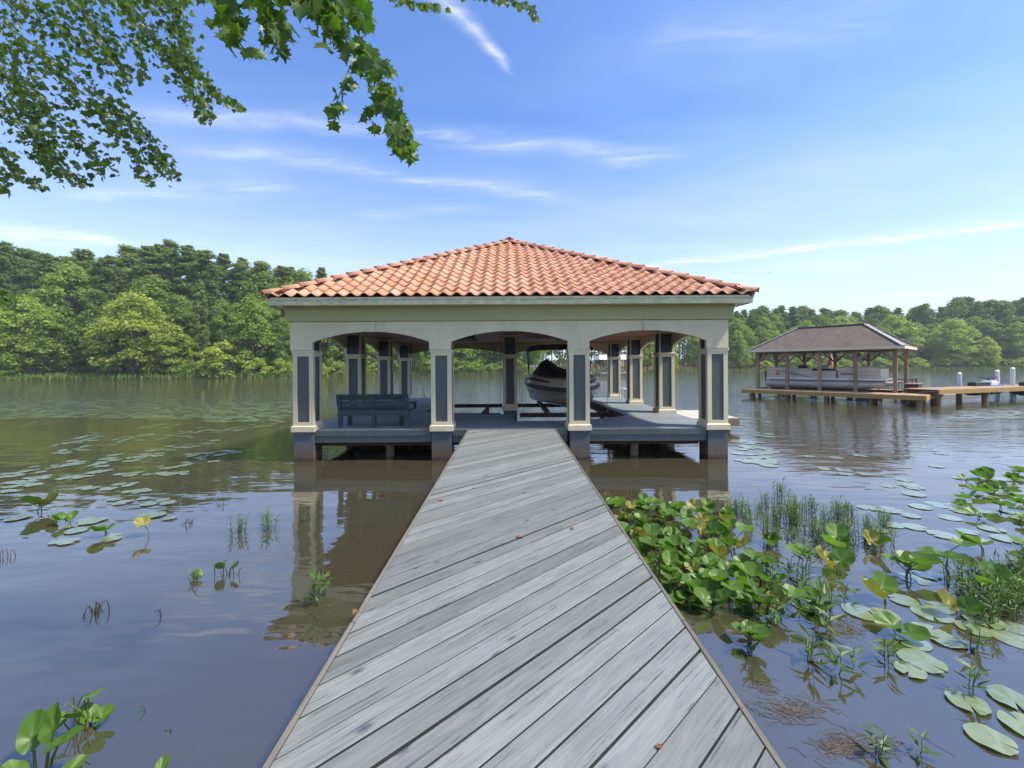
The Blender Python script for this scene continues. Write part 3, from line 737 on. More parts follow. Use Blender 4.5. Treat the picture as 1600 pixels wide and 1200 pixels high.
# ------------------------------------------------------------------ bench, ladders, side platform
bn = thing('bench', 'dark slate wooden slatted bench seen from behind on the boathouse deck', 'bench', (-3.31, 10.33, DZ + .002))
bl = .86
for x in (-bl + .04, 0, bl - .04):
    o = MB().bar((x, 0, 0), (x, .0, .40), .09, .09).bar((x, .0, .40), (x, -.13, .80), .09, .06).obj('back_post', M['bench'], bn)
for x in (-bl + .10, bl - .30): MB().box(x - .045, x + .045, .42, .51, 0, .38).obj('leg', M['bench'], bn)
for z, yy in ((.735, -.085), (.610, -.047), (.487, -.010)):
    MB().box(-bl, bl, -.018, .018, -.055, .055, .004).obj('back_slat', M['bench'], bn, (0, yy, z), (R(17), 0, 0))
MB().box(-bl, bl, -.16, -.055, .80, .825, .004).obj('top_rail', M['bench'], bn)
MB().box(-bl, bl, -.075, -.047, .30, .43, .004).obj('seat_rail', M['bench'], bn)
for k in range(4): MB().box(-bl + .02, bl - .02, .055 + k * .13, .055 + k * .13 + .12, .382, .415, .004).obj('seat_slat', M['bench'], bn)
for x in (-bl - .03, bl + .03): MB().box(x - .05, x + .05, .0, .56, .58, .61, .004).box(x - .03, x + .03, .47, .53, .40, .58).obj('armrest', M['bench'], bn)

def ladder(label, loc, rz):
    t = thing('swim_ladder', label, 'ladder', loc, rz, 'white swim ladders on the boathouse deck')
    for s in (-.21, .21):
        MB().tube([(s, -.32, .0), (s, -.32, .38), (s, -.27, .47), (s, -.17, .50), (s, -.07, .46), (s, .05, .28), (s, .10, .0), (s, .10, -.95)], .022, 8).obj('side_rail', M['white'], t)
    for z in (-.20, -.48, -.76): MB().box(-.2, .2, .06, .15, z, z + .03).obj('rung', M['white'], t)
ladder('white metal swim ladder with curved rails on the right deck near the far column', (5.05, 17.95, DZ + .002), R(-90))
ladder('white metal swim ladder at the far end of the left deck', (-3.82, 19.93, DZ + .002), 0)

sp = thing('side_platform', 'low pale wooden platform floating beside the right row of columns', 'platform', (6.35, 15.25, 0))
for k in range(17):
    MB().box(-.07, .07, -1.23, 1.23, .42, .455, .003).obj('plank', M['plank_pale'] if 'plank_pale' in M else M['edge'], sp, (-1.18 + k * .147, 0, 0))
MB().box(-1.25, 1.25, -1.24, -1.19, .20, .415).box(-1.25, 1.25, 1.19, 1.24, .20, .415).box(1.2, 1.25, -1.18, 1.18, .20, .415).obj('rim', M['pile'], sp)
for x in (-1.0, 1.0):
    for y in (-.9, .9): MB().tube([(x, y, -1.3), (x, y, .415)], .11, 10).obj('piling', M['pile'], sp)

# ------------------------------------------------------------------ open pavilion dock across the water
AX, BX = Vector((.638, -.770, 0)).normalized(), Vector((.770, .638, 0)).normalized()
PRZ = math.atan2(AX.y, AX.x)
PO = (16.75, 28.55, 0); PZ = .60
pv = thing('pavilion', 'open timber boat pavilion with a brown shingled hip roof on a dock', 'pavilion', PO, PRZ)
SW, TWD = 6.9, 3.45                                     # post rows: along, across
for row, t in (('front', 0), ('back', TWD)):
    for k in range(5):
        s = SW * k / 4
        MB().box(-.085, .085, -.085, .085, PZ + .003 if t == 0 or k == 4 or True else 0, 2.94).obj('post', M['pav_post'], pv, (s, t, 0))
        for d in ((-1, 1) if 0 < k < 4 else ((1,) if k == 0 else (-1,))):
            MB().bar((s + d * .08, t, 2.38), (s + d * .58, t, 2.90), .09, .10).obj('knee_brace', M['pav_post'], pv)
for s in (0, SW):
    for t, d in ((0, 1), (TWD, -1)): MB().bar((s, t + d * .08, 2.38), (s, t + d * .6, 2.90), .09, .10).obj('knee_brace', M['pav_post'], pv)
for t in (0, TWD): MB().box(-.1, SW + .1, t - .05, t + .05, 2.942, 3.10).obj('eave_beam', M['pav_post'], pv)
for s in (0, SW): MB().box(s - .05, s + .05, .052, TWD - .052, 2.942, 3.10).obj('eave_beam', M['pav_post'], pv)
e0, e1, f0, f1 = -.42, SW + .42, -.42, TWD + .42
r0, r1, rz_ = 1.85, SW - 1.60, 4.62
for nm, quad in (('front', [(e0, f0, 3.16), (e1, f0, 3.16), (r1, TWD / 2, rz_), (r0, TWD / 2, rz_)]), ('back', [(e1, f1, 3.16), (e0, f1, 3.16), (r0, TWD / 2, rz_), (r1, TWD / 2, rz_)]),
                 ('near', [(e1, f0, 3.16), (e1, f1, 3.16), (r1, TWD / 2, rz_)]), ('far', [(e0, f1, 3.16), (e0, f0, 3.16), (r0, TWD / 2, rz_)])):
    # each slope is modelled flat in its own frame so that the shingle courses follow it
    o = Vector(quad[0]); ex = (Vector(quad[1]) - o).normalized(); nn = ex.cross(Vector(quad[2]) - o).normalized(); ey = nn.cross(ex)
    loc = [((Vector(p) - o).dot(ex), (Vector(p) - o).dot(ey)) for p in quad]
    sl = MB(); sl.prism(loc, -.03, 0).obj('roof_slope', M['shingle'], pv).matrix_local = Matrix(((ex.x, ey.x, nn.x, o.x), (ex.y, ey.y, nn.y, o.y), (ex.z, ey.z, nn.z, o.z), (0, 0, 0, 1)))
for a, b in (((r0, TWD / 2, rz_), (r1, TWD / 2, rz_)), ((e0, f0, 3.17), (r0, TWD / 2, rz_)), ((e1, f0, 3.17), (r1, TWD / 2, rz_)), ((e1, f1, 3.17), (r1, TWD / 2, rz_))):
    MB().bar(Vector(a) + Vector((0, 0, .02)), Vector(b) + Vector((0, 0, .02)), .22, .03).obj('ridge_cap', M['greyfloat'], pv)
MB().box(e0, e1, f0 - .03, f0, 3.02, 3.17).box(e0, e1, f1, f1 + .03, 3.02, 3.17).box(e0 - .03, e0, f0 - .03, f1 + .03, 3.02, 3.17).box(e1, e1 + .03, f0 - .03, f1 + .03, 3.02, 3.17).obj('fascia', M['cream'], pv)
MB().box(e0 + .01, e1 - .01, f0 + .01, f1 - .01, 3.105, 3.13).obj('soffit', M['pav_post'], pv)
# deck boards: front strip, right strip, back strip
dkp = MB().box(-.3, 8.25, -1.58, .10, .42, .555).box(7.05, 8.25, .11, 4.9, .42, .555).box(-.3, 7.04, 3.3, 4.6, .42, .555).obj('dock_frame', M['underside'], pv)
k = -.36
while k < 8.2:
    full = k > 6.95
    for t0, t1 in (((-1.66, 4.95),) if full else ((-1.66, .14), (3.26, 4.65))):
        MB().box(-(t1 - t0) / 2, (t1 - t0) / 2, -.07, .07, -.035, 0, .003).obj('plank', M['pav_deck'], dkp, (k + .07, (t0 + t1) / 2, PZ), (0, 0, R(90)))
    k += .146
MB().box(-.38, 8.30, -1.705, -1.665, .355, .592).obj('rim_board', M['pav_rim'], dkp)
MB().box(8.262, 8.30, -1.66, 4.95, .355, .592).obj('rim_board', M['pav_rim'], dkp)
MB().box(-.42, -.382, -1.66, 4.65, .355, .592).obj('rim_board', M['pav_rim'], dkp)
for s in (.1, 2.1, 4.1, 6.1, 8.0):
    for t in (-1.45, -1.0, .0, 3.6, 4.4): MB().tube([(s, t, -1.3), (s, t, .415)], .095, 8).obj('piling', M['pile'], dkp)
# dark railing and storage box at the near end, behind the bow
rl_ = thing('railing', 'dark blue metal railing at the near end of the pavilion dock', 'railing', Vector(PO) + AX * 6.75 + BX * 3.62 + Vector((0, 0, PZ + .003)), PRZ)
for k in range(12): MB().tube([(-1.15 + k * .155, 0, .06), (-1.15 + k * .155, 0, .62)], .018, 6).obj('baluster', M['navy'], rl_)
MB().box(-1.2, .62, -.03, .03, .62, .67).box(-1.2, .62, -.025, .025, .03, .06).box(-1.19, -1.13, -.028, .028, 0, .62).box(.55, .61, -.028, .028, 0, .72).obj('rail_frame', M['navy'], rl_)
bxo = thing('storage_box', 'brown wooden storage box under the roof behind the pontoon bow', 'box', Vector(PO) + AX * 7.35 + BX * 2.4 + Vector((0, 0, PZ + .003)), PRZ)
MB().box(-.28, .28, -.75, .75, 0, .42, .01).obj('box_body', M['underside'], bxo); MB().box(-.31, .31, -.78, .78, .423, .47, .01).obj('lid', M['pav_post'], bxo)
um = thing('patio_umbrella', 'closed peach patio umbrella behind the middle post of the pavilion', 'umbrella', Vector(PO) + AX * 3.05 + BX * 4.1 + Vector((0, 0, PZ + .003)), PRZ)
MB().tube([(0, 0, 0), (0, 0, 2.35)], .022, 8).obj('pole', M['white'], um); MB().tube([(0, 0, 0), (0, 0, .07)], .25, 12).obj('base', M['greyfloat'], um)
ub = MB(); vs = []
for z, r2 in ((1.02, .27), (1.1, .29), (1.5, .22), (1.9, .13), (2.2, .05), (2.3, .03)):
    for j in range(16): g = 2 * math.pi * j / 16; q_ = r2 * (1 + .18 * (j % 2)); vs.append((math.cos(g) * q_, math.sin(g) * q_, z))
ub.add(vs, [(i * 16 + j, i * 16 + (j + 1) % 16, (i + 1) * 16 + (j + 1) % 16, (i + 1) * 16 + j) for i in range(5) for j in range(16)], True); ub.obj('folded_canopy', M['peach'], um)

# pontoon boat on its cradle between the posts
pb = thing('pontoon_boat', 'beige pontoon boat with an orange emblem lifted under the pavilion roof', 'boat', Vector(PO) + AX * .25 + BX * .42, PRZ)
PLN, PWD = 6.1, 2.5
for t in (.36, PWD - .36):
    MB().tube([(.0, t, .98), (.05, t, .98), (5.2, t, .98), (5.9, t, 1.02), (6.4, t, 1.10), (6.65, t, 1.16)], [.18, .27, .27, .22, .10, .02], 14).obj('pontoon', M['pontoon'], pb)
MB().box(.1, 6.2, .02, PWD - .02, 1.262, 1.33, .01).obj('boat_deck', M['pontoon'], pb)
MB().box(.1, 6.2, -.02, .015, 1.24, 1.345).box(.1, 6.2, PWD - .015, PWD + .02, 1.24, 1.345).obj('rub_strip', M['white'], pb)
for s0, s1, h in ((.12, 1.9, .66), (1.92, 2.7, .52), (2.72, 3.9, .45), (4.02, 5.95, .64)):
    for t in (.03, PWD - .06):
        pn = MB().box(s0, s1, t, t + .03, 1.335, 1.335 + h).obj('fence_panel', M['panel'], pb)
        MB().tube([(s0, t + .015, 1.34 + h), (s1, t + .015, 1.34 + h)], .018, 6).obj('top_rail', M['pontoon'], pn)
        for z in (.20, .42):
            if z < h: MB().box(s0 + .02, s1 - .02, t - .008 if t < 1 else t + .031, t - .002 if t < 1 else t + .038, 1.335 + z, 1.335 + z + .018).obj('panel_groove', M['tan'], pn)
for s in (.12, 5.95): MB().box(s - .015, s + .015, .1, PWD - .1, 1.335, 1.9).obj('fence_panel', M['panel'], pb)
sw = MB(); sv = []
for k in range(13):                                       # tan swoosh on the side
    u = k / 12; sv += [(.55 + u * 2.2, .018, 1.86 - .48 * u ** 1.6 + .0), (.55 + u * 2.2, .018, 1.84 - .50 * u ** 1.2 - .10 * math.sin(u * math.pi))]
sw.add(sv, [(2 * k, 2 * k + 1, 2 * k + 3, 2 * k + 2) for k in range(12)]); sw.obj('side_stripe', M['tan'], pb)
em = MB(); em.tube([(.78, .012, 1.62), (.78, .022, 1.62)], .13, 16); em.obj('emblem', M['orange'], pb)
for k, wl in enumerate((.07, .05, .06, .05, .07, .05, .06)):  # registration characters
    MB().box(4.15 + k * .09, 4.15 + k * .09 + wl, .016, .021, 1.57, 1.66).obj('registration_mark', M['black'], pb)
for s0, s1, h in ((.25, 1.6, .50), (4.3, 5.6, .50), (1.9, 2.4, .62)):
    MB().box(s0, s1, .14, .70, 1.335, 1.335 + h, .03).obj('seat', M['panel'], pb)
    MB().box(s0 + .02, s1 - .02, .12, .30, 1.338 + h, 1.335 + h + .20, .03).obj('seat_back', M['canvas'] if s0 < 3 else M['panel'], pb)
MB().box(2.75, 3.2, 1.55, 2.1, 1.335, 2.15, .04).obj('console', M['hull'], pb)
MB().box(2.6, 3.6, .35, 1.0, 1.75, 1.92, .05).obj('cushions', M['canvas'], pb)
MB().box(-.35, .1, 1.05, 1.45, 1.0, 1.75, .05).obj('outboard_motor', M['black'], pb)
MB().tube([(5.95, .1, 1.9), (6.15, .1, 2.0)], .02, 6).obj('bow_light', M['white'], pb)
for s in (1.3, 4.6):
    MB().box(s - .06, s + .06, -.28, PWD + .28, .60, .70).obj('cradle_beam', M['rust'], pb)
    for t in (-.22, PWD + .22): MB().tube([(s, t, .70), (s, t, 3.1)], .008, 5).obj('cable', M['steel'], pb)

# ------------------------------------------------------------------ gangway, float and jet ski right of the pavilion
GD = Vector((6.8, 2.15, 0)).normalized(); GR = math.atan2(GD.y, GD.x); GO = Vector((22.05, 21.75, 0))
gw = thing('gangway', 'raised brown wooden gangway running right from the pavilion dock', 'gangway', GO, GR)
k = 0
while k < 11.5:
    MB().box(-.75, .75, -.07, .07, -.035, 0, .003).obj('plank', M['pav_deck'], gw, (k + .07, .78, .86), (0, 0, R(90))); k += .146
MB().box(0, 11.6, .0, .035, .62, .852).obj('rim_board', M['pav_rim'], gw); MB().box(0, 11.6, 1.53, 1.565, .62, .852).obj('rim_board', M['pav_rim'], gw)
for s in (.35, 4.3, 9.5):
    for t in (.22, 1.3): MB().tube([(s, t, -1.3), (s, t, .82)], .13, 10).obj('piling', M['pile'], gw)
    MB().box(s - .07, s + .07, .04, 1.52, .50, .618).obj('cross_beam', M['pav_post'], gw)
fl = thing('floating_dock', 'low grey floating dock behind the gangway', 'dock', GO + GD * .8 + Vector((-.9, 2.9, 0)), GR)
for k in range(4): MB().box(k * 2.4, k * 2.4 + 2.37, 0, 1.5, -.12, .26, .03).obj('float_section', M['greyfloat'], fl)
for i, (px, top) in enumerate(((1499, 584), (1558, 580), (1582, 576))):
    d = 26.0 + (i == 2) * -.6; p = P(px, top, d)
    ps = thing('mooring_post', ('leftmost short white mooring post behind the gangway', 'middle white mooring post behind the gangway', 'tallest white capped mooring post behind the gangway, nearest the right edge')[i], 'post', (p.x, p.y, -1.3), 0, 'white mooring posts')
    MB().tube([(0, 0, 0), (0, 0, p.z + 1.3)], .105, 12).obj('shaft', M['white'], ps); MB().tube([(0, 0, p.z + 1.303), (0, 0, p.z + 1.38)], [.12, .05], 12).obj('cap', M['white'], ps)
def jetski(label, px, d, z, rz):
    p = P(px, 600, d); t = thing('jet_ski', label, 'jet ski', (p.x, p.y, z), rz, 'jet skis moored behind the gangway')
    hb = MB(); vs = []
    for s, w_, k0, k1 in ((-1.4, .5, .06, .42), (-.6, .56, .02, .48), (.4, .52, .02, .55), (1.0, .36, .10, .60), (1.45, .06, .40, .58)):
        vs += [(s, -w_, k1), (s, -w_ * .9, k0 + .15), (s, 0, k0), (s, w_ * .9, k0 + .15), (s, w_, k1), (s, w_ * .4, k1 + .12), (s, -w_ * .4, k1 + .12)]
    hb.add(vs, [(i * 7 + j, i * 7 + (j + 1) % 7, (i + 1) * 7 + (j + 1) % 7, (i + 1) * 7 + j) for i in range(4) for j in range(7)] + [tuple(range(7)), tuple(range(34, 27, -1))], True); hb.obj('hull', M['blue'], t)
    MB().box(-1.1, .1, -.19, .19, .60, .84, .05).obj('seat', M['black'], t); MB().box(.12, .75, -.25, .25, .62, .90, .08).obj('cowl', M['white'], t)
    MB().tube([(.25, -.42, 1.12), (.35, -.2, 1.05), (.35, .2, 1.05), (.25, .42, 1.12)], .03, 8).obj('handlebar', M['black'], t)
    MB().tube([(.45, 0, .88), (.35, 0, 1.05)], .05, 8).obj('steering_column', M['blue'], t)
jetski('dark blue and white jet ski on the float behind the gangway', 1538, 25.2, .262, R(15)); jetski('blue jet ski cut by the right edge behind the gangway', 1618, 24.9, .262, R(15))

# ------------------------------------------------------------------ far white roofed boat dock seen through the right arch
fd_ = G(935, 583.5); fd = thing('far_boat_dock', 'far white roofed boat dock seen between the right columns', 'boat dock', (fd_.x, 95, 0), R(4))
for x in (-3.4, 0, 3.4):
    for y in (-2, 2): MB().tube([(x, y, -1.3), (x, y, 3.4)], .13, 8).obj('post', M['pile'], fd)
MB().box(-3.6, 3.6, -2.2, 2.2, .35, .6).obj('dock_floor', M['plank_pale'], fd)
MB().add([(-4, -2.8, 3.4), (4, -2.8, 3.4), (4, 2.8, 3.4), (-4, 2.8, 3.4), (-3.2, 0, 4.5), (3.2, 0, 4.5)], [(0, 1, 5, 4), (2, 3, 4, 5), (1, 2, 5), (3, 0, 4), (3, 2, 1, 0)]).obj('roof', M['white'], fd)
MB().box(-1.6, 2.0, -1.2, 1.0, .9, 1.8, .2).obj('stored_boat', M['hull'], fd)

# ------------------------------------------------------------------ trees
M['bark_pine'] = plain('pine_bark', (.17, .115, .085), (.11, .075, .055), 5, .95, .5, (1, 1, .25))
M['bark_grey'] = plain('grey_bark', (.22, .19, .155), (.13, .11, .09), 5, .95, .5, (1, 1, .3))
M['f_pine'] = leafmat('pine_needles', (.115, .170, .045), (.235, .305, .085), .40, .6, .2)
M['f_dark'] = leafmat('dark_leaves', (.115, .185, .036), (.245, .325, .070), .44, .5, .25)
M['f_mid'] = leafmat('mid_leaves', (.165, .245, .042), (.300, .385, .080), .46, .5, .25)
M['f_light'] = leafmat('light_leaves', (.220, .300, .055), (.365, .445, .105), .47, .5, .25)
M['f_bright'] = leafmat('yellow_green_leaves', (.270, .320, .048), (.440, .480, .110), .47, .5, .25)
def leaf_cloud(centres, radii, counts, size, aspect, seed, tints, up=0.35, droop=0.0):
    """diamond leaf faces filling the given clumps"""
    g = np.random.default_rng(seed); vs, ts = [], []
    for c, r2, n, tn in zip(centres, radii, counts, tints):
        d = g.normal(size=(n, 3)); d /= np.linalg.norm(d, axis=1)[:, None]; rr = g.random(n) ** .42 * (1 + .45 * g.random(n) ** 4)
        p = np.array(c) + d * rr[:, None] * np.array(r2)
        p[:, 2] -= droop * (rr * np.hypot(d[:, 0], d[:, 1])) ** 2
        nrm = g.normal(size=(n, 3)) * .75; nrm[:, 2] += up * 1.2; nrm += d * 1.1; nrm /= np.linalg.norm(nrm, axis=1)[:, None]
        a = np.cross(nrm, g.normal(size=(n, 3))); a /= np.linalg.norm(a, axis=1)[:, None]; b = np.cross(nrm, a)
        s = size * (.6 + .8 * g.random(n))[:, None]
        q_ = np.stack([p - a * s, p - b * s * aspect, p + a * s, p + b * s * aspect], 1)
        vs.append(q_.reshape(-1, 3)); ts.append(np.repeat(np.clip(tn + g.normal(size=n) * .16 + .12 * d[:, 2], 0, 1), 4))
    v = np.concatenate(vs); n = len(v) // 4
    return v, np.arange(4 * n).reshape(n, 4), np.concatenate(ts)
def limb(p0, p1, r0, r1, g, mb, n=5, wob=.12):
    p0, p1 = np.array(p0), np.array(p1); L = np.linalg.norm(p1 - p0); pts = []
    for i in range(n + 1):
        t = i / n; q_ = p0 + (p1 - p0) * t; q_[2] += .10 * L * math.sin(t * math.pi)
        if 0 < i < n: q_ = q_ + g.normal(size=3) * L * wob * .25
        pts.append(q_)
    mb.tube(pts, [r0 + (r1 - r0) * i / n for i in range(n + 1)], 5, cap=False)
PROTO = {}
def proto(key, H, crown_mat, bark, trunk_mb, cloud):
    v, q_, t = cloud
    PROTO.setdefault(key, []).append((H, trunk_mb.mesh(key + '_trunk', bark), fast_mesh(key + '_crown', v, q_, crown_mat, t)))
def make_decid(key, seed, H, W, mat, low=.16, nclump=95, leaf=.25, per=115, stems=1):
    g = np.random.default_rng(seed); mb = MB(); cen, rad_, cnt, tn = [], [], [], []
    for s in range(stems):
        ox = (s - (stems - 1) / 2) * .35; ln = g.normal() * .05 * H
        mb.tube([(ox, 0, -.6), (ox * 1.6 + ln * .3, 0, H * .35), (ox * 2.4 + ln, g.normal() * .2, H * .62), (ox * 2.6 + ln, 0, H * .93)], [H * .016 / stems ** .4, H * .012 / stems ** .4, H * .007, H * .0015], 7, cap=False)
    lob = g.random(5) * 6.28
    for i in range(nclump):
        t = low + (1 - low) * ((i + g.random()) / nclump) ** .92; u = (t - low) / (1 - low)
        prof = (math.sin(math.pi * min(1, (u * .86 + .14)) ** .85)) ** .7
        a = g.random() * 6.283; R_ = W * prof * (1 + .16 * math.sin(3 * a + lob[0]) + .12 * math.sin(5 * a + lob[1] + 4 * u)) * (.35 + .65 * g.random() ** .45)
        c = (math.cos(a) * R_, math.sin(a) * R_, t * H * (.97 + .05 * g.random())); cen.append(c)
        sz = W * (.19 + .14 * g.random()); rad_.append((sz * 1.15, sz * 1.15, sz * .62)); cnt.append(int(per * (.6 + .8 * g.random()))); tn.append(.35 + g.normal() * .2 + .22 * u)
        if i % 2 == 0: limb((0, 0, max(.5, c[2] - R_ * .75 - .3)), c, H * .005, H * .0012, g, mb)
    proto(key, H, mat, M['bark_grey'], mb, leaf_cloud(cen, rad_, cnt, leaf, .62, seed + 1, tn, .45, W * .10))
def make_pine(key, seed, H, W, mat, low=.30, nclump=130, per=125):
    g = np.random.default_rng(seed); mb = MB(); cen, rad_, cnt, tn = [], [], [], []
    bx, by = g.normal() * .012 * H, g.normal() * .012 * H
    mb.tube([(0, 0, -.6), (bx * .4, by * .4, H * .4), (bx, by, H * .75), (bx * .8, by * .8, H * .97)], [H * .0115, H * .009, H * .0055, H * .001], 7, cap=False)
    for i in range(nclump):
        u = ((i + g.random()) / nclump); t = low + (1 - low) * u
        prof = (1 - u) ** .6 * .95 + .10; prof *= min(1, .5 + u * 2.2)
        a = i * 2.4 + g.normal() * .5; R_ = W * prof * (.25 + .75 * g.random() ** .6) * (.75 + .5 * g.random())
        c = (bx * t + math.cos(a) * R_, by * t + math.sin(a) * R_, t * H + g.normal() * .012 * H); cen.append(c)
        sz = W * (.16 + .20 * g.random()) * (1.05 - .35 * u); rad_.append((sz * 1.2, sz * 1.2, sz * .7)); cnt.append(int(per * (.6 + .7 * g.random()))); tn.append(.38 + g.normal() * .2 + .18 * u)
        limb((bx * t, by * t, c[2] - R_ * .12), c, H * .0028, H * .0008, g, mb, 3)
    for i in range(5):                                   # dead stubs under the crown
        t = low * (.5 + .5 * g.random()); a = g.random() * 6.28; limb((0, 0, t * H), (math.cos(a) * W * .35, math.sin(a) * W * .35, t * H + .3), H * .0018, H * .0006, g, mb, 3)
    proto(key, H, mat, M['bark_pine'], mb, leaf_cloud(cen, rad_, cnt, .25, .42, seed + 1, tn, .25, 0))
make_pine('pine', 21, 28, 3.6, M['f_pine']); make_pine('pine', 22, 28, 3.2, M['f_pine'], .26); make_pine('pine', 23, 28, 4.0, M['f_pine'], .36, 110)
make_pine('tallpine', 24, 22, 2.2, M['f_dark'], .60, 60); make_pine('tallpine', 25, 22, 2.6, M['f_mid'], .56, 60)
make_decid('dark', 31, 20, 4.6, M['f_dark'], .12); make_decid('dark', 32, 20, 5.0, M['f_dark'], .10, 84)
make_decid('mid', 33, 18, 4.9, M['f_mid'], .12); make_decid('mid', 34, 18, 4.4, M['f_mid'], .08, 80)
make_decid('light', 35, 16, 5.2, M['f_light'], .12, 80); make_decid('light', 36, 16, 4.6, M['f_light'], .15)
make_decid('bright', 37, 15, 5.0, M['f_bright'], .10, 86, stems=3); make_decid('bright', 38, 15, 4.5, M['f_bright'], .10, stems=2)
make_decid('shrub', 39, 3.2, 1.9, M['f_light'], .05, 30, .13, 90, 3); make_decid('shrub', 40, 3.0, 2.1, M['f_mid'], .05, 30, .13, 90, 3); make_decid('shrub', 41, 3.2, 1.8, M['f_bright'], .05, 30, .13, 90, 3)
rtree = random.Random(5)
NAMES = {'pine': 'pine_tree', 'tallpine': 'pine_tree', 'dark': 'broadleaf_tree', 'mid': 'broadleaf_tree', 'light': 'broadleaf_tree', 'bright': 'broadleaf_tree', 'shrub': 'shrub'}
def plant_tree(kind, px, depth, h, label, group=None, wide=1.0, var=None):
    x = (px - VX) / FPX * depth; z = float(height(x, depth)) - .05
    H, tm, cm = PROTO[kind][rtree.randrange(len(PROTO[kind])) if var is None else var]
    t = thing(NAMES[kind], label, 'shrub' if kind == 'shrub' else 'tree', (x, depth, z), rtree.uniform(0, 6.28), group)
    s = h / H; t.scale = (s * wide, s * wide, s)
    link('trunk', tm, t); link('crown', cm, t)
    return t
def top_h(px, py, depth):
    return P(px, py, depth).z - float(height((px - VX) / FPX * depth, depth))
for kind, px, top, back, label, wide, var in (
        ('light', 38, 466, 6, 'broad light green tree on the left bank with branches down to the grass', 1.25, 0),
        ('light', 112, 416, 16, 'tall rounded light green tree behind the broad one on the left bank', 1.0, 1),
        ('bright', 212, 462, 5, 'large bright yellow-green tree leaning over the water on the left bank', 1.2, 0),
        ('bright', 262, 505, 4, 'low bright green tree at the water to the right of the yellow-green one', 1.3, 1),
        ('mid', 395, 464, 7, 'mid green spreading tree beside the boathouse roof corner', 1.15, 0),
        ('mid', 350, 470, 13, 'narrow mid green tree behind the small yellow bush', .8, 1),
        ('pine', 316, 440, 8, 'slender pine with a pale bare trunk beside a dark gap in the wood', .75, 1),
        ('light', 462, 500, 9, 'light green tree just left of the first boathouse column', .9, 1),
        ('pine', 262, 377, 22, 'tallest pine in the middle of the left wood', 1.1, 0),
        ('pine', 8, 380, 22, 'tall dark pine at the left edge of the photo', 1.1, 2),
        ('light', 1152, 500, 7, 'bright green tree standing just right of the boathouse roof', 1.0, 0),
        ('light', 1372, 516, 6, 'light green tree on the far bank above the right end of the pavilion roof', 1.1, 1),
        ('light', 1490, 500, 6, 'broad light green tree on the far right bank', 1.25, 0),
        ('bright', 1541, 528, 4, 'small yellow-green tree on the far right bank', 1.1, 1),
        ('light', 1590, 505, 8, 'light green tree at the right edge of the photo', 1.1, 1)):
    d = far_depth(px) + back; plant_tree(kind, px, d, top_h(px, top, d), label, None, wide, var)
for px, top, back in ((-70, 395, 20), (-25, 400, 27), (40, 388, 27), (78, 402, 22), (140, 396, 24), (172, 398, 19), (196, 388, 27), (226, 384, 20), (290, 384, 23), (322, 392, 20), (345, 402, 26), (240, 392, 30), (110, 405, 32), (12, 395, 34), (372, 412, 24), (404, 410, 20), (436, 414, 25), (60, 394, 30), (258, 386, 27), (310, 390, 28), (385, 408, 30), (450, 420, 22)):
    d = far_depth(px) + back; plant_tree('pine', px, d, top_h(px, top + rtree.uniform(-4, 4), d), 'tall pine in the back rows of the left wood', 'pines of the left wood', rtree.uniform(1.25, 1.65))
for px, top, back in ((-40, 470, 8), (5, 480, 12), (75, 452, 13), (150, 455, 12), (172, 480, 8), (282, 462, 13), (305, 500, 17), (335, 485, 20), (372, 480, 18), (425, 470, 14), (440, 500, 8), (300, 520, 11), (130, 490, 9), (90, 495, 8), (240, 440, 14), (412, 430, 17)):
    d = far_depth(px) + back; plant_tree('dark', px, d, top_h(px, top + rtree.uniform(-6, 6), d), 'dark leafy tree filling the understorey of the left wood', 'understorey trees of the left wood', rtree.uniform(1.0, 1.3))
for px, top, back in ((470, 425, 14), (500, 420, 12), (530, 440, 9), (560, 450, 10)):
    d = far_depth(px) + back; plant_tree('mid' if px != 500 else 'pine', px, d, top_h(px, top, d), 'green tree rising behind the left slope of the tiled roof', 'trees behind the left roof slope', 1.1)
for k in range(20):
    px = 490 + k * 17 + rtree.uniform(-6, 6); d = far_depth(px) + rtree.uniform(3, 20)
    plant_tree(('mid', 'dark', 'light', 'mid')[k % 4], px, d, rtree.uniform(13, 19), 'green tree on the far bank seen through the arches', 'trees seen through the arches', 1.15)
for k in range(46):
    px = 850 + k * 7.2 + rtree.uniform(-4, 4); d = far_depth(px) + rtree.uniform(9, 34)
    plant_tree('tallpine', px, d, rtree.uniform(17, 21), 'thin bare trunked pine in the open stand across the lake', 'pines of the open stand across the lake', rtree.uniform(.8, 1.1))
for k in range(6):
    px = 985 + k * 32 + rtree.uniform(-8, 8); d = far_depth(px) + rtree.uniform(3, 7)
    plant_tree('light', px, d, rtree.uniform(10, 13), 'light green tree hanging in front of the open pine stand', 'light trees before the pine stand', .8)
def right_top(px): return float(np.interp(px, (1140, 1180, 1250, 1290, 1400, 1450, 1500, 1560, 1640), (480, 484, 478, 486, 480, 474, 470, 465, 474)))
for k in range(34):
    px = 1135 + k * 15 + rtree.uniform(-5, 5); d = far_depth(px) + rtree.uniform(20, 34)
    plant_tree('pine' if k % 4 else 'dark', px, d, top_h(px, right_top(px) + rtree.uniform(-4, 9), d), 'dark tree in the back rows of the far right wood', 'back rows of the right wood', rtree.uniform(1.1, 1.5))
for k in range(26):
    px = 1165 + k * 18 + rtree.uniform(-6, 6); d = far_depth(px) + rtree.uniform(9, 17)
    plant_tree(('mid', 'dark', 'mid', 'light', 'dark')[k % 5], px, d, top_h(px, 502 + rtree.uniform(-8, 20), d), 'leafy tree in the middle rows of the far right wood', 'middle rows of the right wood', rtree.uniform(1.0, 1.35))
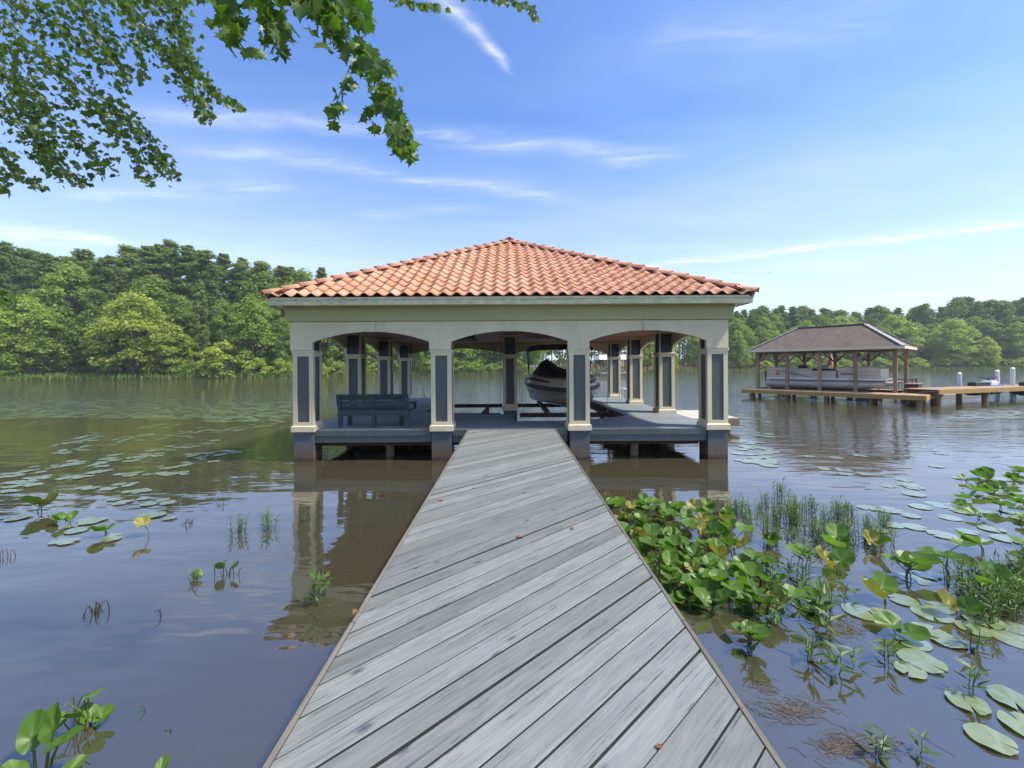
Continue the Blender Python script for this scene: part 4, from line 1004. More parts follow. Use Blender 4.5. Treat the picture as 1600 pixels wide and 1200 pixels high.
for px, h, back, var, label in ((352, 7.0, 2.5, 2, 'small yellow-green bush on the bank beside the dark gap'), (400, 3.8, 2, 0, 'low green bush on the bank left of the boathouse'), (438, 3.6, 2.2, 2, 'rounded light bush next to the first boathouse column'),
                                (12, 2.6, 2, 1, 'low bush at the waterline under the left edge tree'), (300, 3.0, 2.5, 1, 'dark low bush under the leaning yellow-green tree'), (330, 2.6, 1.8, 0, 'small pale bush at the foot of the pale pine trunk')):
    plant_tree('shrub', px, far_depth(px) + back, h, label, None, 1.2, var)
for k in range(30):
    px = 470 + k * 11.5 + rtree.uniform(-4, 4); plant_tree('shrub', px, far_depth(px) + rtree.uniform(1.5, 4), rtree.uniform(2.2, 4.5), 'bush on the far bank seen beneath the arches', 'bushes on the bank beneath the arches', 1.3)
for k in range(30):
    px = 1200 + k * 14 + rtree.uniform(-5, 5); plant_tree('shrub', px, far_depth(px) + rtree.uniform(2.0, 6), rtree.uniform(2.0, 4.4), 'bush along the far right waterline', 'bushes along the right bank', 1.3)
# far wood behind everything, one mass
g_ = np.random.default_rng(3); cen, rd, ct, tn = [], [], [], []
for k in range(330):
    px = -420 + k * 7; d = far_depth(min(max(px, -200), 1800)) + 42 + g_.random() * 12; x = (px - VX) / FPX * d; z0 = float(height(x, d)); H = 15 + 5 * g_.random()
    for j in range(5): cen.append((x + g_.normal() * 1.2, d + g_.normal() * 2, z0 + H * (.15 + .2 * j) + g_.normal())); rd.append((2.8, 2.8, 2.2)); ct.append(34); tn.append(.2 + .2 * g_.random())
v, q_, t_ = leaf_cloud(cen, rd, ct, .75, .6, 5, tn)
fw = link('far_wood', fast_mesh('far_wood', v, q_, M['f_dark'], t_)); tag(fw, 'dense green mass of woodland deep behind the banks', 'wood', kind='stuff')
# reeds and grass on the far bank
gb = np.random.default_rng(9); nb = 15000; px_ = gb.random(nb) * 2100 - 250; dd = np.interp(px_, [a for a, b in FAR], [b for a, b in FAR]) - .5 + gb.random(nb) ** 2 * 9
bx = (px_ - VX) / FPX * dd; bz = np.maximum(height(bx, dd), 0) - .03; hh = .35 + .75 * gb.random(nb) ** 2; an = gb.random(nb) * 6.28; wd = .10 + .14 * gb.random(nb)
ox, oy = np.cos(an) * wd, np.sin(an) * wd; lx, ly = gb.normal(size=nb) * .18, gb.normal(size=nb) * .18
v = np.stack([np.stack([bx - ox, dd - oy, bz], -1), np.stack([bx + ox, dd + oy, bz], -1), np.stack([bx + ox * .3 + lx, dd + oy * .3 + ly, bz + hh], -1), np.stack([bx - ox * .3 + lx, dd - oy * .3 + ly, bz + hh * .93], -1)], 1).reshape(-1, 3)
tg = np.repeat(gb.random(nb), 4)
M['grass'] = leafmat('bank_grass', (.10, .155, .030), (.22, .27, .075), .35, .6, .2, 0)
bg_ = link('bank_grass', fast_mesh('bank_grass', v, np.arange(4 * nb).reshape(nb, 4), M['grass'], tg)); tag(bg_, 'light green grass and reeds fringing the far bank', 'grass', kind='stuff')

# ------------------------------------------------------------------ the humid air over the lake
hz, hnt, hbs = base_mat('humid_air'); hnt.nodes.remove(hbs)
pv_ = new(hnt, 'ShaderNodeVolumePrincipled'); pv_.inputs['Color'].default_value = (.93, .96, 1, 1); pv_.inputs['Density'].default_value = .0004; pv_.inputs['Anisotropy'].default_value = .2
hnt.links.new(pv_.outputs[0], hnt.nodes['Material Output'].inputs['Volume'])
hb_ = MB().box(-1500, 1500, -1500, 1500, -2.6, 46).obj('haze', hz); tag(hb_, 'thin pale humid air over the whole lake', 'haze', kind='stuff')

# ------------------------------------------------------------------ water plants
M['pad'] = leafmat('lily_pad', (.16, .21, .09), (.26, .30, .15), .12, .24, .8, .15, False, (.20, .16, .06))
_pb = M['pad'].node_tree.nodes['Principled BSDF']; _pb.inputs['Coat Weight'].default_value = .7; _pb.inputs['Coat Roughness'].default_value = .12; _pb.inputs['Coat IOR'].default_value = 1.7
M['pad_near'] = M['pad'].copy(); M['pad_near'].name = 'lily_pad_near'; _pb.inputs['Coat Weight'].default_value = 1.0; _pb.inputs['Coat IOR'].default_value = 2.4; _pb.inputs['Coat Roughness'].default_value = .2
M['dock'] = leafmat('pond_lily_leaf', (.075, .165, .022), (.135, .245, .035), .42, .42, .45, .22, False, None)
M['dock_old'] = leafmat('old_pond_lily_leaf', (.30, .27, .06), (.22, .24, .06), .30, .45, .4, .25, False, (.22, .10, .035))
M['weed'] = leafmat('water_weed', (.075, .145, .035), (.12, .20, .06), .35, .4, .4, .25, False)
M['stem'] = plain('green_stem', (.09, .13, .03), (.06, .075, .025), 6, .5)
M['dead'] = plain('dead_stem', (.085, .065, .035), (.05, .045, .025), 6, .8)
def heart(seed, L=.24, W=.22, cup=.25, fold=.0, wave=.012):
    """pond lily leaf: rounded blade with a notch at the stalk, cupped; stalk joins at the origin"""
    g = random.Random(seed); rings, n = 4, 22; mb = MB(); vs = [(0, 0, 0)]
    for r in range(1, rings + 1):
        f = r / rings
        for k in range(n):
            a = -math.pi + .16 + (2 * math.pi - .32) * k / (n - 1)
            rr = (.62 + .38 * abs(math.cos(a / 2)) ** .7) * (1 if abs(a) < 2.55 else 1.06)
            y, x = math.cos(a) * rr * L * f * .62 + L * .10 * f, math.sin(a) * rr * W * .62 * f
            vs.append((x, y, cup * (x * x + .6 * y * y) / L + fold * abs(x) + wave * f * math.sin(5 * a + seed)))
    fs = [(0, 1 + k, 2 + k) for k in range(n - 1)] + [(1 + (r - 1) * n + k, 1 + r * n + k, 2 + r * n + k, 2 + (r - 1) * n + k) for r in range(1, rings) for k in range(n - 1)]
    mb.add(vs, fs, True); return mb
def as_mesh(mb, name, mat):
    return mb.mesh(name, mat)
LEAF = [as_mesh(heart(s, cup=c, fold=f), 'pond_leaf', M['dock']) for s, c, f in ((1, .5, .12), (2, .9, .25), (3, -.5, .0), (4, .3, .45), (5, 1.3, .1))]
LEAF_OLD = [as_mesh(heart(s, cup=c, fold=f, wave=.03), 'pond_leaf_old', M['dock_old']) for s, c, f in ((6, .9, .2), (7, -1.2, .1))]
PADM = [as_mesh(heart(s, .26, .26, cup=0.0, wave=.0025), 'lily_pad', M['pad']) for s in (11, 12, 13)]
PADBIG = [as_mesh(heart(s, .30, .27, cup=0.02, wave=.008), 'lily_pad', M['pad_near']) for s in (14, 15)]
rp = random.Random(17)
def stalk_pts(top, lean):
    return [(-lean[0] * .6, -lean[1] * .6, -.12), (-lean[0] * .25, -lean[1] * .25, top[2] * .45), tuple(top)]
def pond_lily_proto(seed, n, hmax, old=.12, spread=.12):
    g = random.Random(seed); t = link('pond_lily', None)
    for i in range(n):
        a = g.uniform(0, 6.28); d = g.uniform(.02, spread); h = g.uniform(.35, 1) * hmax; top = (math.cos(a) * d, math.sin(a) * d, h)
        MB().tube(stalk_pts(top, (math.cos(a) * .06, math.sin(a) * .06)), [.007, .006, .005], 6, cap=False).obj('stalk', M['stem'], t, fix=False)
        lm = g.choice(LEAF_OLD if g.random() < old else LEAF); lf = link('leaf', lm, t, top, (g.uniform(-.2, .9), g.uniform(-.4, .4), a - 1.57 + g.uniform(-.7, .7)), g.uniform(.8, 1.1))
    return t
LILY = [pond_lily_proto(s, n, h) for s, n, h in ((1, 3, .22), (2, 2, .30), (3, 3, .16), (4, 2, .20), (5, 4, .26), (6, 1, .34), (7, 1, .22), (8, 2, .12))]
used = set()
def place(protos, i, loc, rz, s, label, cat, group):
    pr = protos[i]
    if id(pr) in used: o = copy_tree(pr)
    else: o = pr; used.add(id(pr))
    o.location = loc; o.rotation_euler = (0, 0, rz); o.scale = (s,) * 3; tag(o, label, cat, group); return o
def inside(p, poly):
    c = False; n = len(poly)
    for i in range(n):
        (x0, y0), (x1, y1) = poly[i], poly[i - 1]
        if (y0 > p[1]) != (y1 > p[1]) and p[0] < (x1 - x0) * (p[1] - y0) / (y1 - y0) + x0: c = not c
    return c
def scatter(poly, n, mind):
    """spots on the water inside an outline seen in the photo, at least mind metres apart"""
    xs, ys = [p[0] for p in poly], [p[1] for p in poly]; out = []; tries = 0
    while len(out) < n and tries < n * 60:
        tries += 1; q_ = (rp.uniform(min(xs), max(xs)), rp.uniform(min(ys), max(ys)))
        if not inside(q_, poly): continue
        w_ = G(*q_)
        if all((w_ - o).length > mind for o in out): out.append(w_)
    return out
CLUMP = [(935, 792), (1000, 790), (1140, 800), (1150, 850), (1200, 900), (1200, 965), (1130, 965), (1072, 955), (1020, 900), (985, 850), (950, 815)]
for p in scatter(CLUMP, 72, .19):
    if p.x < WX1 + .10: continue
    place(LILY, rp.randrange(8), p, rp.uniform(0, 6.28), rp.uniform(.66, .9), 'upright green pond lily in the dense clump against the boardwalk', 'pond lily', 'pond lilies in the dense clump')
for p in scatter([(1190, 850), (1420, 860), (1600, 850), (1600, 960), (1420, 990), (1200, 960)], 24, .45):
    place(LILY, rp.randrange(8), p, rp.uniform(0, 6.28), rp.uniform(.72, 1.0), 'loose pond lily standing in open water on the right', 'pond lily', 'loose pond lilies on the right')
for p in scatter([(1490, 745), (1610, 735), (1610, 830), (1480, 800)], 16, .35):
    place(LILY, rp.choice((2, 3, 7)), p, rp.uniform(0, 6.28), rp.uniform(.7, 1.0), 'small pond lily in the distant patch at the right edge', 'pond lily', 'distant pond lilies at the right edge')
for i, (px, py, label) in enumerate(((62, 800, 'tall pond lily with two upright leaves at the left edge of the water'), (108, 818, 'low pond lily with drooping leaf beside the tall one on the left'), (230, 838, 'single bent pond lily leaf on a stalk left of centre'),
                                     (165, 836, 'small pond lily with curled leaves left of the bent one'), (1170, 1010, 'pond lily at the near end of the right clump'), (1480, 905, 'pond lily with a single tilted leaf on a long stalk at right'))):
    place(LILY, (1, 2, 6, 3, 4, 5)[i], G(px, py), (.6, 2.2, 1.2, 4, 1, 3)[i], (1.1, .8, .9, .8, .6, .9)[i], label, 'pond lily', None)
# floating pads: rows drifting on the left
PADS = []
for x0, y0, x1, y1, n in ((110, 335, 250, 320, 8), (460, 292, 620, 288, 14), (680, 292, 830, 302, 14), (700, 345, 900, 330, 16), (270, 437, 520, 385, 15), (370, 395, 520, 380, 8), (590, 412, 760, 380, 14), (800, 402, 1060, 350, 20), (1060, 367, 1370, 335, 24), (280, 480, 430, 450, 11), (540, 430, 600, 425, 2),
                          (500, 515, 590, 490, 8), (760, 468, 900, 440, 9), (910, 440, 1100, 420, 11), (600, 515, 790, 480, 10), (930, 490, 1200, 465, 17), (1000, 515, 1060, 512, 2), (0, 600, 200, 545, 12), (10, 645, 250, 590, 14), (250, 550, 420, 520, 10), (300, 605, 540, 560, 13), (440, 545, 540, 535, 4),
                          (590, 585, 680, 580, 4), (750, 580, 950, 572, 9), (780, 552, 960, 530, 7), (380, 640, 450, 638, 2), (120, 640, 200, 632, 3), (0, 665, 80, 655, 3), (540, 640, 680, 615, 4), (640, 672, 750, 660, 5), (540, 720, 680, 725, 4), (740, 700, 850, 735, 5), (430, 815, 520, 820, 3), (700, 780, 860, 790, 4), (60, 800, 160, 810, 3), (290, 860, 400, 850, 2), (280, 915, 380, 905, 2), (530, 915, 600, 905, 2)):
    for k in range(n):
        u = (k + rp.random()) / n; PADS.append((( x0 + (x1 - x0) * u + rp.gauss(0, 9)) / 3.2, 560 + (y0 + (y1 - y0) * u + rp.gauss(0, 7)) / 3.2))
for i, (px, py) in enumerate(PADS):
    p = G(px, py); o = link('lily_pad', PADM[i % 3], None, (p.x, p.y, .004 + .00004 * i), (rp.uniform(-.012, .012), rp.uniform(-.012, .012), rp.uniform(0, 6.28)), rp.uniform(.45, .95)); tag(o, 'flat lily pad in the drifting rows on the left', 'lily pad', 'lily pads drifting on the left')
n_right = 0
for poly, n, s0, s1, lab in (([(1380, 745), (1600, 740), (1600, 850), (1330, 830)], 34, .8, 1.2, 'flat lily pad floating in the patch at the middle right'), ([(1230, 930), (1420, 900), (1600, 880), (1600, 1010), (1300, 1000)], 12, .7, 1.0, 'pale flat lily pad among the loose pond lilies'), ([(1150, 720), (1420, 690), (1560, 720), (1400, 745), (1200, 760)], 12, .8, 1.1, 'lily pad on the reflection of the pavilion roof')):
    for p in scatter(poly, n, .22):
        o = link('lily_pad', rp.choice(PADM), None, (p.x, p.y, .004 + .009 * rp.random()), (0, 0, rp.uniform(0, 6.28)), rp.uniform(s0, s1)); tag(o, lab, 'lily pad', lab.split(' float')[0] + ' group')
for px, py, s, lab in ((1562, 1163, .95, 'round bronze green lily pad nearest the bottom right corner'), (1516, 1105, .95, 'pale lily pad with a leafy sprout growing beside it'), (1452, 1040, 1.2, 'large pale lily pad below the tilted leaves'), (1420, 1052, .8, 'ragged pale lily pad touching the large one'), (1540, 975, 1.2, 'broad lily pad with a curled edge at right'), (1585, 1100, 1.0, 'lily pad cut by the right edge'), (1592, 1130, 1.0, 'lower lily pad cut by the right edge'), (1375, 960, .9, 'sunken pale lily pad among the stalks'), (1470, 1000, 1.0, 'pale lily pad under the folded leaf')):
    p = G(px, py); o = link('lily_pad', rp.choice(PADBIG), None, (p.x, p.y, .013 + .003 * rp.random()), (0, 0, rp.uniform(0, 6.28)), s * .72); tag(o, lab, 'lily pad')
# far specks of small pads: too many to count
gs = np.random.default_rng(4); sp_ = []
for poly, n in (([(0, 628), (150, 622), (330, 625), (455, 630), (455, 652), (300, 655), (120, 652), (0, 656)], 900), ([(20, 610), (450, 608), (450, 628), (0, 632)], 260), ([(300, 630), (455, 628), (455, 660), (320, 660)], 260), ([(1150, 640), (1200, 640), (1210, 730), (1145, 720)], 60), ([(1500, 640), (1600, 632), (1600, 655), (1480, 655)], 160)):
    for _ in range(n):
        while True:
            q_ = (rp.uniform(min(p[0] for p in poly), max(p[0] for p in poly)), rp.uniform(min(p[1] for p in poly), max(p[1] for p in poly)))
            if inside(q_, poly): break
        sp_.append(G(*q_))
dm = MB()
for i_, p in enumerate(sp_):
    r2 = rp.uniform(.09, .22); a0 = rp.random(); dm.add([(p.x + math.cos(a0 + 6.283 * k / 7) * r2, p.y + math.sin(a0 + 6.283 * k / 7) * r2, .003 + i_ * 6e-6) for k in range(7)], [tuple(range(7))])
o = dm.obj('small_floating_pads', M['pad'], fix=False); tag(o, 'countless small floating pads glinting on the far left water', 'floating pads', kind='stuff')
# leafy weeds with narrow leaves
def lance(L, W):
    return [(0, 0, 0), (-W, L * .35, .02 * L), (0, L * .38, -.03 * L), (W, L * .35, .02 * L), (0, L, -.10 * L)], [(0, 2, 1), (0, 3, 2), (1, 2, 4), (2, 3, 4)]
def weed_proto(seed, n, h, L, W, per, bushy):
    g = random.Random(seed); t = link('water_weed', None); st, lv = MB(), MB()
    for i in range(n):
        a = g.uniform(0, 6.28); d = g.uniform(0, bushy); H = h * g.uniform(.6, 1.1); ln = g.uniform(0, .25) * H
        b = Vector((math.cos(a) * d, math.sin(a) * d, -.08)); tp = b + Vector((math.cos(a) * ln, math.sin(a) * ln, H + .08)); md = (b + tp) / 2 + Vector((g.gauss(0, .012), g.gauss(0, .012), 0))
        st.tube([b, md, tp], [.0045, .0035, .002], 5, cap=False)
        for k in range(per):
            u = .25 + .75 * (k + 1) / per; q_ = b.lerp(tp, u); ll = L * g.uniform(.7, 1.15); v, f = lance(ll, W * g.uniform(.8, 1.2))
            T = Matrix.Translation(q_) @ Matrix.Rotation(k * 2.4 + g.uniform(-.5, .5), 4, 'Z') @ Matrix.Rotation(g.uniform(.1, .9) + .3 * (u > .9), 4, 'X'); lv.add([T @ Vector(p) for p in v], f)
    st.obj('stems', M['stem'], t, fix=False); lv.obj('leaves', M['weed'], t, fix=False); return t
FINE = [weed_proto(s, 9, .26, .085, .007, 13, .10) for s in (1, 2, 3)]
BROAD = [weed_proto(s, n, h, .14, .017, 6, .05) for s, n, h in ((4, 2, .16), (5, 1, .14), (6, 3, .24))]
for p in scatter([(1140, 800), (1215, 775), (1290, 790), (1390, 815), (1395, 850), (1290, 858), (1180, 850)], 34, .16):
    place(FINE, rp.randrange(3), p, rp.uniform(0, 6.28), rp.uniform(.55, 1.15), 'feathery narrow leaved weed in the patch beyond the right clump', 'water weed', 'feathery weeds beyond the clump')
for p in scatter([(1490, 910), (1610, 890), (1610, 975), (1540, 985), (1490, 950)], 15, .12):
    place(FINE, rp.randrange(3), p, rp.uniform(0, 6.28), rp.uniform(.75, 1.15), 'feathery weed in the tuft at the right edge', 'water weed', 'feathery weeds at the right edge')
for p in scatter([(930, 790), (965, 790), (1020, 870), (1075, 945), (1060, 950), (985, 870)], 12, .12):
    if p.x > WX1 + .12: place(FINE, rp.randrange(3), p, rp.uniform(0, 6.28), .7, 'small weed growing tight against the boardwalk edge', 'water weed', 'weeds against the boardwalk')
for p in scatter([(1170, 900), (1300, 890), (1340, 960), (1240, 1010), (1160, 980)], 16, .14):
    place(BROAD, rp.randrange(3), p, rp.uniform(0, 6.28), rp.uniform(.9, 1.4), 'leafy upright weed at the outer edge of the right clump', 'water weed', 'leafy weeds edging the clump')
for px, py, i, s, lab in ((1262, 1030, 0, 1.1, 'star shaped leafy weed below the right clump'), (1290, 1048, 1, 1.2, 'second star shaped weed mirrored in dark water'), (1350, 1050, 1, 1.0, 'small weed sprout with long reflected leaves'), (1384, 1035, 0, 1.0, 'leafy sprout left of the large pale pad'), (1516, 1085, 2, .75, 'leafy sprout above the pale pad at lower right'), (1175, 1020, 2, .8, 'leafy weed near the boardwalk with a yellow leaf'), (1370, 1178, 0, .8, 'tiny weed sprout near the bottom edge'), (1420, 1175, 1, .8, 'tiny pale weed sprout right of another near the bottom'), (1130, 1060, 1, .5, 'thin sprout close to the boardwalk edge'), (1520, 1010, 0, 1.0, 'weed sprout among the pads at right'),
                          (490, 945, 2, 1.0, 'bright green sapling weed beside the boardwalk on the left'), (506, 930, 2, .75, 'smaller bright weed behind the sapling on the left'), (372, 834, 0, .9, 'dark feathery tuft left of the column reflection'), (420, 826, 0, .95, 'second dark feathery tuft near the column reflection'), (480, 812, 1, .7, 'small weed on the column reflection')):
    place(BROAD if i < 3 and px not in (372, 420) else FINE, i, G(px, py), rp.uniform(0, 6.28), s, lab, 'water weed', None)
# bundles of dead stems
def dead_bundle(px, py, n, h, spread, label, leafy=0):
    p = G(px, py); t = thing('dead_stems', label, 'water plant', (p.x, p.y, 0), rp.uniform(0, 6.28)); mb = MB()
    for i in range(n):
        a = rp.uniform(0, 6.28); b = Vector((rp.gauss(0, spread), rp.gauss(0, spread * .6), -.06)); hh = h * rp.uniform(.5, 1.1); d = Vector((math.cos(a), math.sin(a), 0)) * hh * rp.uniform(.05, .5)
        pts = [b, b + d * .2 + Vector((0, 0, hh * .6)), b + d * .6 + Vector((0, 0, hh * .98)), b + d * 1.2 + Vector((0, 0, hh * rp.uniform(.6, 1.1)))]
        mb.tube(pts, [.005, .0042, .0035, .0025], 5, cap=False)
        if i < leafy: link('leaf', rp.choice(LEAF), t, pts[-1], (rp.uniform(.2, 1.2), rp.uniform(-.5, .5), rp.uniform(0, 6.28)), rp.uniform(.3, .5))
    mb.obj('stems', M['dead'] if leafy < 3 else M['stem'], t, fix=False)
for a in ((155, 955, 14, .16, .07, 'bundle of dark dead stems in the cloud reflection'), (254, 962, 2, .15, .01, 'pair of thin straight dead stems'), (305, 912, 6, .18, .05, 'sparse dead stems with a small green leaf', 1), (355, 900, 10, .20, .07, 'bent dead stems with one long leaf left of the boardwalk', 2), (130, 1130, 16, .24, .06, 'large bundle of leaning green stems at lower left', 5), (15, 870, 6, .16, .05, 'dead stems at the left edge of the photo'), (290, 820, 6, .14, .06, 'short curled dead stems among the left pads'), (228, 1110, 1, .10, .01, 'single hooked stem in blue water'), (265, 1140, 2, .08, .01, 'tiny broken stems near the bottom left'), (345, 790, 4, .16, .04, 'thin dark stems beyond the feathery tufts')):
    dead_bundle(*a)
big = [as_mesh(heart(s, .30, .17, cup=.4, fold=.35), 'arrow_leaf', M['dock']) for s in (31, 32)]
def corner_plant(px, py, spec, label):
    p = G(px, py); t = thing('arrowhead_plant', label, 'water plant', (p.x, p.y, 0))
    for dx_, dy_, h, s, rx, rz in spec:
        MB().tube([(dx_ * .3, dy_ * .3, -.1), (dx_ * .7, dy_ * .7, h * .6), (dx_, dy_, h)], [.008, .007, .005], 6, cap=False).obj('stalk', M['stem'], t, fix=False)
        link('leaf', rp.choice(big), t, (dx_, dy_, h), (rx, 0, rz), s * .62)
corner_plant(60, 1215, ((-.10, .06, .16, 1.0, .9, .5), (.06, .02, .24, 1.0, 1.2, -.2), (.14, -.03, .20, .9, .3, -1.2), (-.02, -.08, .10, .7, .3, 1.5), (.22, -.08, .08, .8, .1, -.4)), 'broad leaved green plant at the bottom left corner')
corner_plant(250, 1225, ((0, 0, .06, .55, .5, .2),), 'single leaf tip at the bottom edge left of the boardwalk')
# mats of floating dead stalks
db = MB()
for cx_, cy_, n, sx, sy in ((1235, 1108, 130, 55, 18), (1330, 1165, 170, 70, 20), (1315, 985, 80, 40, 12), (1195, 1075, 30, 15, 14), (215, 745, 60, 30, 5), (1000, 830, 60, 40, 30), (1080, 870, 90, 50, 50), (1180, 930, 70, 40, 30), (1385, 905, 60, 25, 8)):
    for _ in range(n):
        p = G(cx_ + rp.gauss(0, sx * .55), cy_ + rp.gauss(0, sy * .55))
        if p.x < WX1 + .06 and p.x > WX0 - .06: continue
        a = rp.gauss(-.5, .5); L = rp.uniform(.04, .16); k = rp.gauss(0, .03); c, s = math.cos(a), math.sin(a)
        db.tube([(p.x - c * L / 2, p.y - s * L / 2, .001), (p.x - s * k, p.y + c * k, .006), (p.x + c * L / 2, p.y + s * L / 2, .002)], rp.uniform(.0006, .0017), 4, cap=False)
o = db.obj('floating_debris', plain('dead_matter', (.19, .155, .12), (.12, .095, .07), 8, .8), fix=False); tag(o, 'tangled dead stalks and roots floating near the boardwalk', 'debris', kind='stuff')

# ------------------------------------------------------------------ overhanging tree at upper left (its trunk stands outside the frame)
M['lobed'] = leafmat('lobed_leaf', (.060, .125, .020), (.10, .19, .030), .50, .4, .4, .35, False, None)
M['lobed_small'] = leafmat('lobed_leaf_small', (.045, .10, .018), (.125, .19, .035), .50, .4, .4, .0, True)
LOBE = [(0, 0), (.10, -.06), (.30, -.10), (.24, .08), (.48, .12), (.36, .26), (.50, .46), (.28, .46), (.20, .62), (.10, .60), (0, .90)]
def lobed(seed):
    g = random.Random(seed); rr = [(x + g.uniform(-.03, .03), y + g.uniform(-.03, .03)) for x, y in LOBE[1:-1]]
    pts = [LOBE[0]] + rr + [LOBE[-1]] + [(-x + g.uniform(-.03, .03), y) for x, y in rr[::-1]]
    vs = [(x, y, .35 * abs(x) - .25 * y * y + g.uniform(-.02, .02)) for x, y in pts] + [(0, .3, -.02)]; n = len(pts)
    return vs, [(i, (i + 1) % n, n) for i in range(n)]
LOB = [lobed(s) for s in range(4)]; LOBM = [MB().add(v, f, True).mesh('lobed_leaf', M['lobed']) for v, f in LOB]
tz = float(height(-8.2, -1.2))
ot = thing('overhanging_tree', 'leafy tree branches with lobed leaves hanging over the upper left sky', 'tree', (-8.2, -1.2, tz))
OB = Vector((-8.2, -1.2, tz))
MB().tube([(0, 0, -.3), (.1, .1, 2.5), (.0, .4, 5.5), (.3, .7, 8.6), (.4, .9, 10.5)], [.26, .22, .19, .14, .06], 10).obj('trunk', M['bark_grey'], ot)
def W(px, py, d): return P(px, py, d) - OB
def branch(pts, r0, r1, name='branch'):
    n = len(pts); MB().tube(pts, [r0 + (r1 - r0) * i / (n - 1) for i in range(n)], 6, cap=False).obj(name, M['bark_grey'], ot, fix=False)
far_l, near_l = [], []
def foliage(path, d, size, n, width, near=False, tip=1.0):
    """leaves hung along a twig given as pixels at distance d"""
    tot = [math.dist(a, b) for a, b in zip(path, path[1:])]; S = sum(tot)
    for _ in range(n):
        u = rp.random() * S; k = 0
        while k < len(tot) - 1 and u > tot[k]: u -= tot[k]; k += 1
        a, b = path[k], path[k + 1]; f = u / tot[k]; prog = (sum(tot[:k]) + u) / S; wd_ = width * (1 - (1 - .45) * prog * tip)
        # clusters: leaves gather in bunches along the twig
        px = a[0] + (b[0] - a[0]) * f + rp.gauss(0, wd_ * .5); py = a[1] + (b[1] - a[1]) * f + rp.gauss(0, wd_ * .42)
        (near_l if near else far_l).append((W(px, py, d * rp.uniform(.88, 1.12)), size * rp.uniform(.6, 1.15)))
LEFT = [([(-40, 10), (40, 60), (110, 110), (170, 160), (215, 215), (262, 270)], 150, 46), ([(-40, 90), (30, 130), (90, 190), (140, 240), (170, 265)], 170, 46), ([(-40, 40), (20, 120), (60, 200), (85, 260)], 150, 50), ([(60, 80), (120, 150), (180, 200), (235, 285)], 110, 28), ([(-30, 150), (30, 190), (60, 225), (100, 275), (140, 282)], 110, 34), ([(-30, 215), (10, 240), (30, 275), (70, 292)], 44, 18), ([(-40, 260), (5, 270), (8, 300)], 22, 14), ([(150, 150), (200, 190), (250, 240), (270, 275)], 60, 22),
        ([(-40, -20), (60, 20), (120, 60), (160, 100)], 130, 42), ([(80, -30), (140, 30), (180, 70), (190, 135)], 140, 36), ([(160, -30), (220, 40), (262, 90), (300, 140), (325, 185)], 190, 34), ([(260, 70), (310, 115), (345, 150), (378, 168)], 80, 16), ([(240, -30), (270, 20), (290, 70), (300, 110)], 130, 36), ([(215, 60), (222, 100), (218, 130)], 26, 12), ([(120, -30), (200, 0), (300, -5)], 90, 22), ([(590, -20), (640, 2), (690, 14)], 46, 14), ([(690, -20), (760, -8), (830, 10), (838, 30)], 60, 12)]
for path, n, wd_ in LEFT:
    foliage(path, 5.6, .085, int(n * 2.7), wd_); branch([W(x, y, 5.6) for x, y in path], .010, .003, 'twig')
NEAR = [([(300, -60), (345, 10), (370, 50), (380, 80)], 46, 38, .105), ([(380, -60), (430, 30), (440, 85)], 46, 34, .105), ([(440, -60), (500, 20), (520, 60)], 52, 38, .10), ([(330, -40), (420, -10), (520, 0), (560, 20)], 40, 24, .10), ([(470, -40), (545, 60), (575, 105)], 50, 28, .09), ([(560, 60), (590, 110), (612, 165), (640, 225)], 64, 24, .085), ([(545, 110), (530, 150), (515, 185)], 18, 16, .075), ([(600, 150), (575, 180), (590, 200)], 10, 12, .075), ([(612, 190), (625, 225), (640, 240)], 34, 20, .085), ([(520, -40), (560, 0), (565, 40)], 26, 22, .085)]
for path, n, wd_, sz in NEAR:
    foliage(path, 2.9, sz * 1.2, int(n * 1.45), wd_, True, .6); branch([W(x, y, 2.9) for x, y in path], .006, .002, 'twig')
foliage([(-20, 440), (10, 455), (25, 480)], 3.2, .085, 14, 14, True); branch([W(x, y, 3.2) for x, y in ((-160, 330), (-90, 390), (-20, 440), (10, 455), (25, 480))], .008, .002, 'twig')
# limbs from the trunk to the twigs, above and left of the frame
for tgt, r0 in ((W(-40, 40, 5.6), .05), (W(80, -30, 5.6), .05), (W(240, -30, 5.6), .045), (W(590, -20, 5.6), .03), (W(690, -20, 5.6), .02)):
    s = Vector((.2, .6, 7.6)); branch([s, s.lerp(tgt, .4) + Vector((0, 0, .7)), s.lerp(tgt, .8) + Vector((0, 0, .45)), tgt], r0, .010, 'limb')
for px in (300, 380, 440, 520, 470):
    tgt = W(px, -60, 2.9); s = Vector((.1, .4, 6.4)); branch([s, s.lerp(tgt, .4) + Vector((0, 0, .5)), s.lerp(tgt, .8) + Vector((0, 0, .35)), tgt], .035, .006, 'limb')
branch([Vector((.05, .3, 3.6)), Vector((.05, .3, 3.6)).lerp(W(-160, 330, 3.2), .5) + Vector((0, 0, .3)), W(-160, 330, 3.2)], .03, .008, 'limb')
def leaf_matrix(p, s):
    return Matrix.Translation(p) @ Matrix.Rotation(rp.uniform(0, 6.28), 4, 'Z') @ Matrix.Rotation(R(rp.uniform(-150, -60)), 4, 'X') @ Matrix.Rotation(rp.uniform(-.6, .6), 4, 'Y') @ Matrix.Scale(s, 4)
rp.shuffle(near_l)
for i, (p, s) in enumerate(near_l[:300]):
    o = link('leaf', LOBM[i % 4], ot); o.matrix_local = leaf_matrix(p, s * 1.05)
fm_ = MB(); tt = []
for p, s in far_l + near_l[300:]:
    v, f = LOB[rp.randrange(4)]; T = leaf_matrix(p, s); fm_.add([T @ Vector(q_) for q_ in v], f, True); tt += [min(1, max(0, rp.gauss(.45, .3)))] * len(v)
